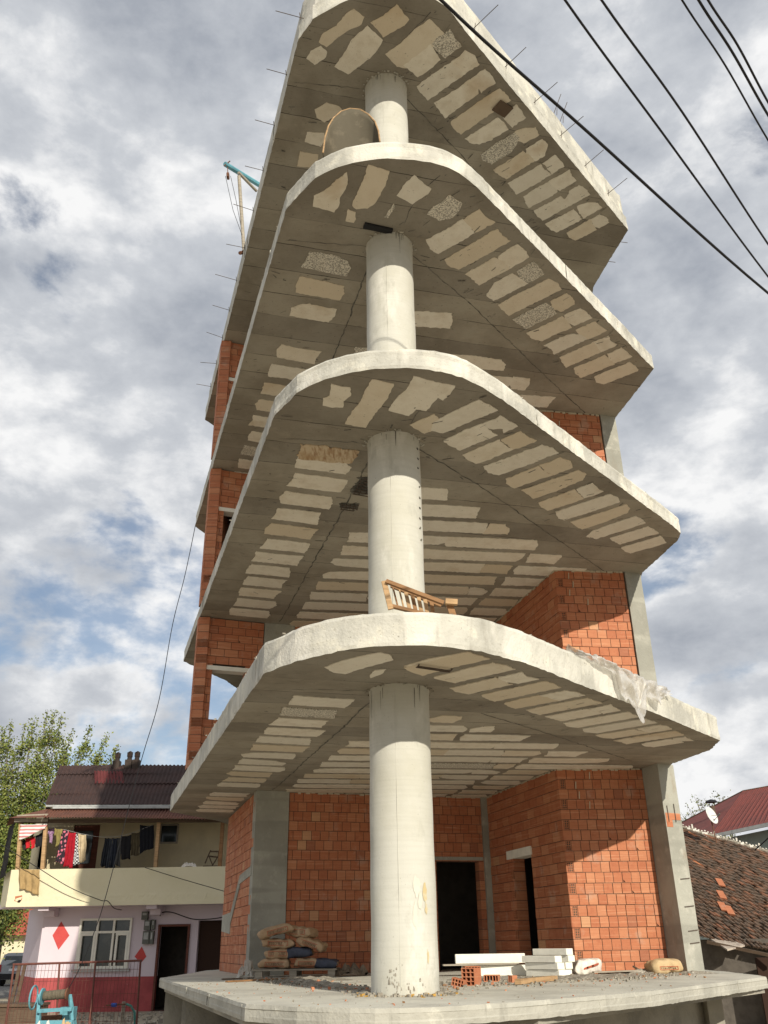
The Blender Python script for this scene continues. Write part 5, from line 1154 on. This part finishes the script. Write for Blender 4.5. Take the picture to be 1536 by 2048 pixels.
# parked car far left
cr = empty('parked_car', (-19.3, 40, G), 'silver hatchback parked far off at the left edge, seen from behind', 'car')
def car():
    X, Y = -19.35, 40.0; z = G
    prof = [(-.82, .28), (-.84, .55), (-.80, .85), (-.68, 1.38), (-.5, 1.47), (.5, 1.47), (.68, 1.38), (.80, .85), (.84, .55), (.82, .28)]
    mb = MB(); sec = [(0, .97, 1), (.06, 1, 1), (1.4, 1, 1), (2.6, .97, .97), (3.0, .95, .66), (3.9, .9, .6)]
    for (dy, sx, sz) in sec: mb.v += [(X+px*sx, Y+dy+(.25*max(0, pz-.85) if dy < .1 else 0), z+.28+(pz-.28)*sz) for px, pz in prof]
    n = len(prof)
    for j in range(len(sec)-1):
        for i in range(n): mb.f.append((j*n+i, j*n+(i+1) % n, (j+1)*n+(i+1) % n, (j+1)*n+i)); mb.m.append(0); mb.r.append(.5)
    mb.f.append(tuple(range(n))[::-1]); mb.m.append(0); mb.r.append(.5); mb.f.append(tuple((len(sec)-1)*n+i for i in range(n))); mb.m.append(0); mb.r.append(.5)
    mb.build('body', 'car_paint', cr)
    mb = MB(); mb.face([(X-.66, Y-.02+.05, z+.92), (X+.66, Y-.02+.05, z+.92), (X+.56, Y+.11, z+1.33), (X-.56, Y+.11, z+1.33)]); mb.build('rear_window', 'glass', cr)
    mb = MB(); mb.box(X-.8, Y-.09, z+.3, X+.8, Y-.01, z+.55); mb.build('bumper', 'black', cr)
    for s_ in (-1, 1):
        mb = MB(); mb.box(X+s_*.74-.07, Y-.03, z+.62, X+s_*.74+.07, Y+.02, z+.95); mb.build('tail_light', 'tail', cr)
        for dy in (.6, 3.1): mb = MB(); mb.tube([(X+s_*.68, Y+dy, z+.3), (X+s_*.86, Y+dy, z+.3)], .3, 18); mb.build('wheel', 'black', cr)
    mb = MB(); mb.box(X-.26, Y-.04, z+.66, X+.26, Y-.015, z+.77); mb.build('number_plate', 'plate', cr)
car()
mb = MB(); hs = empty('far_house', (-26, 48, G), 'far low house with orange red roof behind the trees at left', 'house')
mb = MB(); mb.box(-36, 50, G, -20.5, 56, 1.4); mb.build('wall', 'cream', hs); mb = MB(); mb.face([(-36.5, 49.3, 1.2), (-20, 49.3, 1.2), (-20, 53, 3.4), (-36.5, 53, 3.4)]); mb.face([(-36.5, 56.6, 1.2), (-20, 56.6, 1.2), (-20, 53, 3.4), (-36.5, 53, 3.4)]); mb.build('roof', simple('orange_red_roof', (.36, .08, .05), .9, .2), hs)
mb = MB(); mb.box(-40, 44, G, -16.5, 44.15, -.55); tag(mb.build('low_wall', 'basement'), 'low grey wall beyond the parked car', 'wall')

# ================================================================== HOUSES AT RIGHT
TH = empty('tiled_house', (8, 14, G), 'low old house with mossy clay tile roof right of the building', 'house')
eL, eR = aty(1385, 1868, 12.4), aty(1600, 1912, 11.2); rL, rR = aty(1310, 1640, 18.2), aty(1640, 1735, 17.0)
def tile_roof():
    mb = MB(); rn = random.Random(14); nn = (eR-eL).cross(rL-eL).normalized(); nn = nn if nn.z > 0 else -nn
    rows = 34; cols = 96; amp = .016
    # tile columns run down-slope with a slant: the courses overlap like steps
    for j in range(rows):
        w1, w0 = 1-j/rows, 1-(j+1)/rows                       # 1 at ridge .. 0 at eave
        for i in range(cols):
            r_ = rn.random(); lift = .03+rn.uniform(0, .012); sk = rn.uniform(-.004, .004)
            base = len(mb.v); NU = 6
            for (w, lf) in ((w1, .002), (w0-.012, lift)):
                for k in range(NU+1):
                    u = (i+k/NU*.97)/cols+sk; us = u*4.0-2.3+(1-w)*1.35
                    p = (eL*(1-us)+eR*us)*(1-w)+(rL*(1-us)+rR*us)*w
                    mb.v.append(tuple(p+nn*(lf+amp*abs(math.sin(math.pi*k/NU))**1.0-(.012 if k in (0, NU) else 0))))
            for k in range(NU): mb.f.append((base+k, base+k+1, base+NU+2+k, base+NU+1+k)); mb.m.append(0); mb.r.append(r_)
            # nose of the tile
            b2 = len(mb.v)
            for k in range(NU+1): q_ = Vector(mb.v[base+NU+1+k]); mb.v.append(tuple(q_-nn*.028))
            for k in range(NU): mb.f.append((base+NU+1+k, base+NU+2+k, b2+k+1, b2+k)); mb.m.append(0); mb.r.append(r_)
    o = mb.build('tiled_roof', 'tiles', TH)
    mb = MB(); m_ = eL*1.38+eR*-.38; m2 = eL*-.12+eR*1.12; mb.face([eL-(eR-eL)*.5, eR+(eR-eL)*.3, rR+(rR-rL)*.3-nn*.05, rL-(rR-rL)*.5-nn*.05]); mb.build('roof_deck', 'wood_dark', TH)
    return nn
NN = tile_roof()
mb = MB(); rn = random.Random(15); d = rR-rL
for i in range(60):
    t = -.05+1.1*i/60; p = rL+d*t; mb.tube([p+NN*.03+Vector((0, 0, -.02)), p+d*.02+NN*.035], [.045+rn.uniform(-.012, .012)]*2, 7, 1 if rn.random() < .5 else 0)
for i in range(46):
    t = .1+.9*i/46; p = rL+d*t+NN*rn.uniform(.06, .10); s_ = rn.uniform(.015, .04); mb.obox(p, (d.x*.010, d.y*.010, d.z*.010), (0, s_*.5, 0), (0, 0, s_ if i % 7 else s_+.07), 0)
mb.build('ridge_mortar', ['lime', 'rubble'], TH)
mb = MB(); a, b = eL+Vector((.0, .25, -.15)), eR+Vector((0, .25, -.15)); dd = b-a
mb.obox((a.x, a.y, G-.2), (dd.x*1.5, dd.y*1.5, 0), (.1, .3, 0), (0, 0, a.z-G+.24)); mb.build('wall', simple('dim_plaster', (.16, .14, .12), .95, .35), TH)
mb = MB(); p_ = aty(1515, 1950, 11.5); mb.obox((p_.x, p_.y-.06, G), (1.2, -.1, 0), (0, .05, 0), (0, 0, 1.25)); mb.build('doorway_shade', 'void_shade', TH)  # dark slab on the wall, painted shade in place of an opening
mb = MB(); s1, s2, s3, s4 = aty(1418, 1878, 12.2), aty(1455, 1902, 11.4), aty(1490, 1893, 11.6), aty(1440, 1873, 12.6); nn_ = Vector((0, 0, .03)); mb.faces([s1, s2, s3, s4, s1+nn_, s2+nn_, s3+nn_, s4+nn_], [(3,2,1,0), (4,5,6,7), (0,1,5,4), (1,2,6,5), (2,3,7,6), (3,0,4,7)]); tag(mb.build('eave_sheet', mat('weathered_fibre_sheet', (.42, .36, .30), .9, [(6, 5, (.25, .2, .17), .45, .6, .8)])), 'pale weathered sheet lying on the lower edge of the tiled roof', 'sheet')
mb = MB(); mb.bar(aty(1415, 1884, 11.9), aty(1560, 1915, 11.0), .08, .06); mb.build('eave_board', 'wood_dark', TH)
for (x, y) in ((1430, 1758), (1432, 1782), (1434, 1805), (1447, 1812)):
    t = (y-1650)/225; Yq = 18-t*6; p = aty(x, y, Yq-.25); mb = MB(); a_ = (eR-eL).normalized(); b_ = ((eL+(eR-eL)*.4)-(rL+(rR-rL)*.1)).normalized()
    mb.obox(p, a_*.16, b_*.42, NN*.03, 0, .5); mb.build('replacement_tile', 'brick', TH)
# satellite dish on a pole
dsh = empty('satellite_dish', aty(1433, 1680, 16.6), 'white satellite dish on a thin pole above the tiled roof', 'satellite dish')
c_ = aty(1421, 1632, 16.6)
def dish():
    mb = MB(); ax = Vector((.62, -.72, .30)).normalized(); e1 = ax.cross(Vector((0, 0, 1))).normalized(); e2 = ax.cross(e1); R0 = .235
    mb.grid(lambda u, v: c_+ax*(.05*(u*u))+(e1*math.cos(2*math.pi*v)+e2*math.sin(2*math.pi*v))*R0*max(u, .001), 8, 28); mb.build('reflector', mat('dish_white', (.62, .62, .60), .5), dsh, smooth=True, solid=.008)
    mb = MB(); mb.tube([c_-e2*.0+ax*.02-Vector((0, 0, .18)), c_+ax*.26-Vector((0, 0, .08))], .008, 6); mb.tube([c_+ax*.03, c_+ax*.26-Vector((0, 0, .08))], .007, 6); mb.tube([c_+ax*.22-Vector((0, 0, .09)), c_+ax*.30-Vector((0, 0, .06))], .022, 8); mb.build('feed_arm', 'steel_grey', dsh)
    mb = MB(); mb.tube([c_-ax*.05+Vector((0, 0, .02)), c_-Vector((0, 0, .12)), aty(1432, 1678, 16.6)-Vector((0, 0, .1))], .016, 8); mb.build('pole', 'rust', dsh)
dish()
RH_ = empty('red_roof_house', (14, 28, G), 'grey green house with dark red metal roof behind the tiled house', 'house')
gL, gR, tL, tR, hL = aty(1425, 1669, 26), aty(1720, 1606, 21), aty(1487, 1582, 31), aty(1720, 1540, 28), aty(1335, 1660, 35)
mb = MB(); mb.face([gL, gR, tR, tL]); mb.face([gL, tL, hL]); mb.build('roof', 'red_roof', RH_)
mb = MB()
for i in range(26): a = gL+(gR-gL)*i/26; b = tL+(tR-tL)*i/26; mb.tube([a+Vector((0, 0, .02)), b+Vector((0, 0, .02))], .012, 4)
mb.build('roof_seam', 'red_roof', RH_)
mb = MB(); mb.tube([tL, hL], .04, 6); mb.tube([tL, tR], .04, 6); mb.build('ridge_cap', 'wood_dark', RH_)
mb = MB(); mb.bar(gL+Vector((0, 0, -.06)), gR+Vector((0, 0, -.06)), .1, .12); mb.build('gutter', 'tin', RH_)
a = gL+Vector((.3, .5, -.15)); b = gR+Vector((.3, .5, -.15)); mb = MB(); V8 = [Vector((a.x, a.y, G)), Vector((b.x, b.y, G)), b, a]; mb.face(V8); mb.face([Vector((a.x, a.y, G)), a, Vector((a.x-2, a.y+8, a.z)), Vector((a.x-2, a.y+8, G))]); mb.build('wall', 'grey_green', RH_)
ck = aty(1424, 1612, 30); 
mb = MB(); mb.tube([ck-Vector((0, 0, .9)), ck], .11, 10); c2 = mb.build('chimney', 'wood_dark', RH_); mb = MB(); mb.tube([ck+Vector((0, 0, .14)), ck+Vector((0, 0, .22)), ck+Vector((0, 0, .27))], [.26, .2, .02], 14); mb.tube([ck+Vector((-.1, 0, -.02)), ck+Vector((-.1, 0, .16))], .012, 4); mb.tube([ck+Vector((.1, 0, -.02)), ck+Vector((.1, 0, .16))], .012, 4); mb.build('cowl', 'black', c2)
wire('roof_cable', 'dark cable rising from the tiled ridge at the right edge', [aty(1510, 1700, 15), aty(1560, 1655, 14)], .015)

# ================================================================== TREES
def tree(name, label, base, tips, spread, nleaf, ls, lm, trunk_r=.16, fork=.35, group=None, seed=1, lo=.25):
    rn = random.Random(seed); base = Vector(base); root = empty(name, base, label, 'tree', group); tm = MB(); limbs = []
    top = max(t[2] for t in tips); H = top-base.z; mid = Vector((base.x+rn.uniform(-.2, .2), base.y, base.z+H*fork))
    tm.tube([base, (base+mid)/2+Vector((.05, 0, 0)), mid], [trunk_r, trunk_r*.85, trunk_r*.7], 8)
    for t in tips:
        t = Vector(t); st = base+(mid-base)*rn.uniform(.45, 1); c1 = st+(t-st)*.35+Vector(((t.x-st.x)*.35, (t.y-st.y)*.35, -.1*H*.2)); pts = []
        for k in range(9):
            s_ = k/8; pts.append(st*(1-s_)**2+c1*2*s_*(1-s_)+t*s_*s_)
        tm.tube(pts, [trunk_r*.38*(1-.9*k/8) for k in range(9)], 5); limbs.append(pts)
        for k in range(3, 8):
            for _ in range(2):
                d_ = Vector((rn.uniform(-1, 1), rn.uniform(-1, 1), rn.uniform(.5, 1.6))).normalized()*rn.uniform(.4, .9)*spread; e_ = pts[k]+d_; tm.tube([pts[k], (pts[k]+e_)/2+Vector((0, 0, .03)), e_], [trunk_r*.1, .012, .006], 4); limbs.append([pts[k]+(e_-pts[k])*q/4 for q in range(5)])
    tm.build('trunk', 'bark', root)
    cm = MB(); mains = [l for l in limbs if len(l) == 9]
    for i in range(nleaf):
        L_ = rn.choice(mains if rn.random() < .5 else limbs); main = len(L_) == 9; t = rn.uniform(lo if main else 0, 1); j = min(int(t*(len(L_)-1)), len(L_)-2); f = t*(len(L_)-1)-j; p = L_[j]*(1-f)+L_[j+1]*f
        sg = spread*(.50*(1-t)+.13) if main else spread*.24
        p = p+Vector((rn.gauss(0, sg), rn.gauss(0, sg), rn.gauss(0, sg)))
        s_ = ls*rn.uniform(.6, 1.3); a = Vector((rn.uniform(-1, 1), rn.uniform(-1, 1), rn.uniform(-1, 1))).normalized(); b = a.cross(Vector((rn.uniform(-1, 1), rn.uniform(-1, 1), rn.uniform(-1, 1)))).normalized()
        cm.face([p-a*s_*.5, p-b*s_*.32, p+a*s_*.5, p+b*s_*.32], 0, rn.random()**1.5)
    cm.build('crown', lm, root); return root
tips = [tuple(aty(x, y, Y)) for x, y, Y in ((-60,1490,30),(-25,1470,31),(5,1455,30),(22,1445,29.5),(50,1447,30.5),(68,1440,30),(96,1421,30),(110,1424,29.4),(124,1430,30.5),(143,1462,30),(182,1452,30),(214,1468,29.6),(236,1492,30.4),(160,1500,29.3),(200,1510,30),(30,1500,28.9),(80,1480,29),(-40,1540,29.5),(130,1490,31),(10,1560,29),(60,1540,28.8),(-5,1620,29.2),(20,1660,29),(100,1540,29),(-50,1640,30), (35,1600,29.5), (70,1610,29), (110,1600,28.7), (45,1700,29), (-10,1700,29.5), (140,1560,29.5), (165,1545,30))]
tree('poplar_tree', 'tall pale green poplar rising behind the roof of the pink house', (-16.2, 30, G), tips, .66, 62000, .115, 'leaf', .22, .3, seed=3, lo=.06)
tips = [tuple(aty(x, y, Y)) for x, y, Y in ((-40,1700,26),(0,1720,26),(18,1745,26),(10,1780,25.6),(24,1800,26),(-20,1780,26))]
tree('bushy_tree', 'darker leafy tree at the left edge beside the balcony', (-16.6, 26, G), tips, .7, 9000, .12, 'leaf_dark', .14, .25, seed=5, lo=.1)
tips = [tuple(aty(x, y, 38)) for x, y in ((1362,1625),(1375,1610),(1388,1592),(1400,1598),(1412,1600),(1425,1596),(1435,1585),(1447,1594),(1380,1640),(1405,1625))]
tree('sparse_tree', 'sparse grey green tree top showing between the column and the red roof', (17, 38, G), tips, .75, 2600, .11, 'leaf_grey', .15, .5, seed=6, lo=.45)
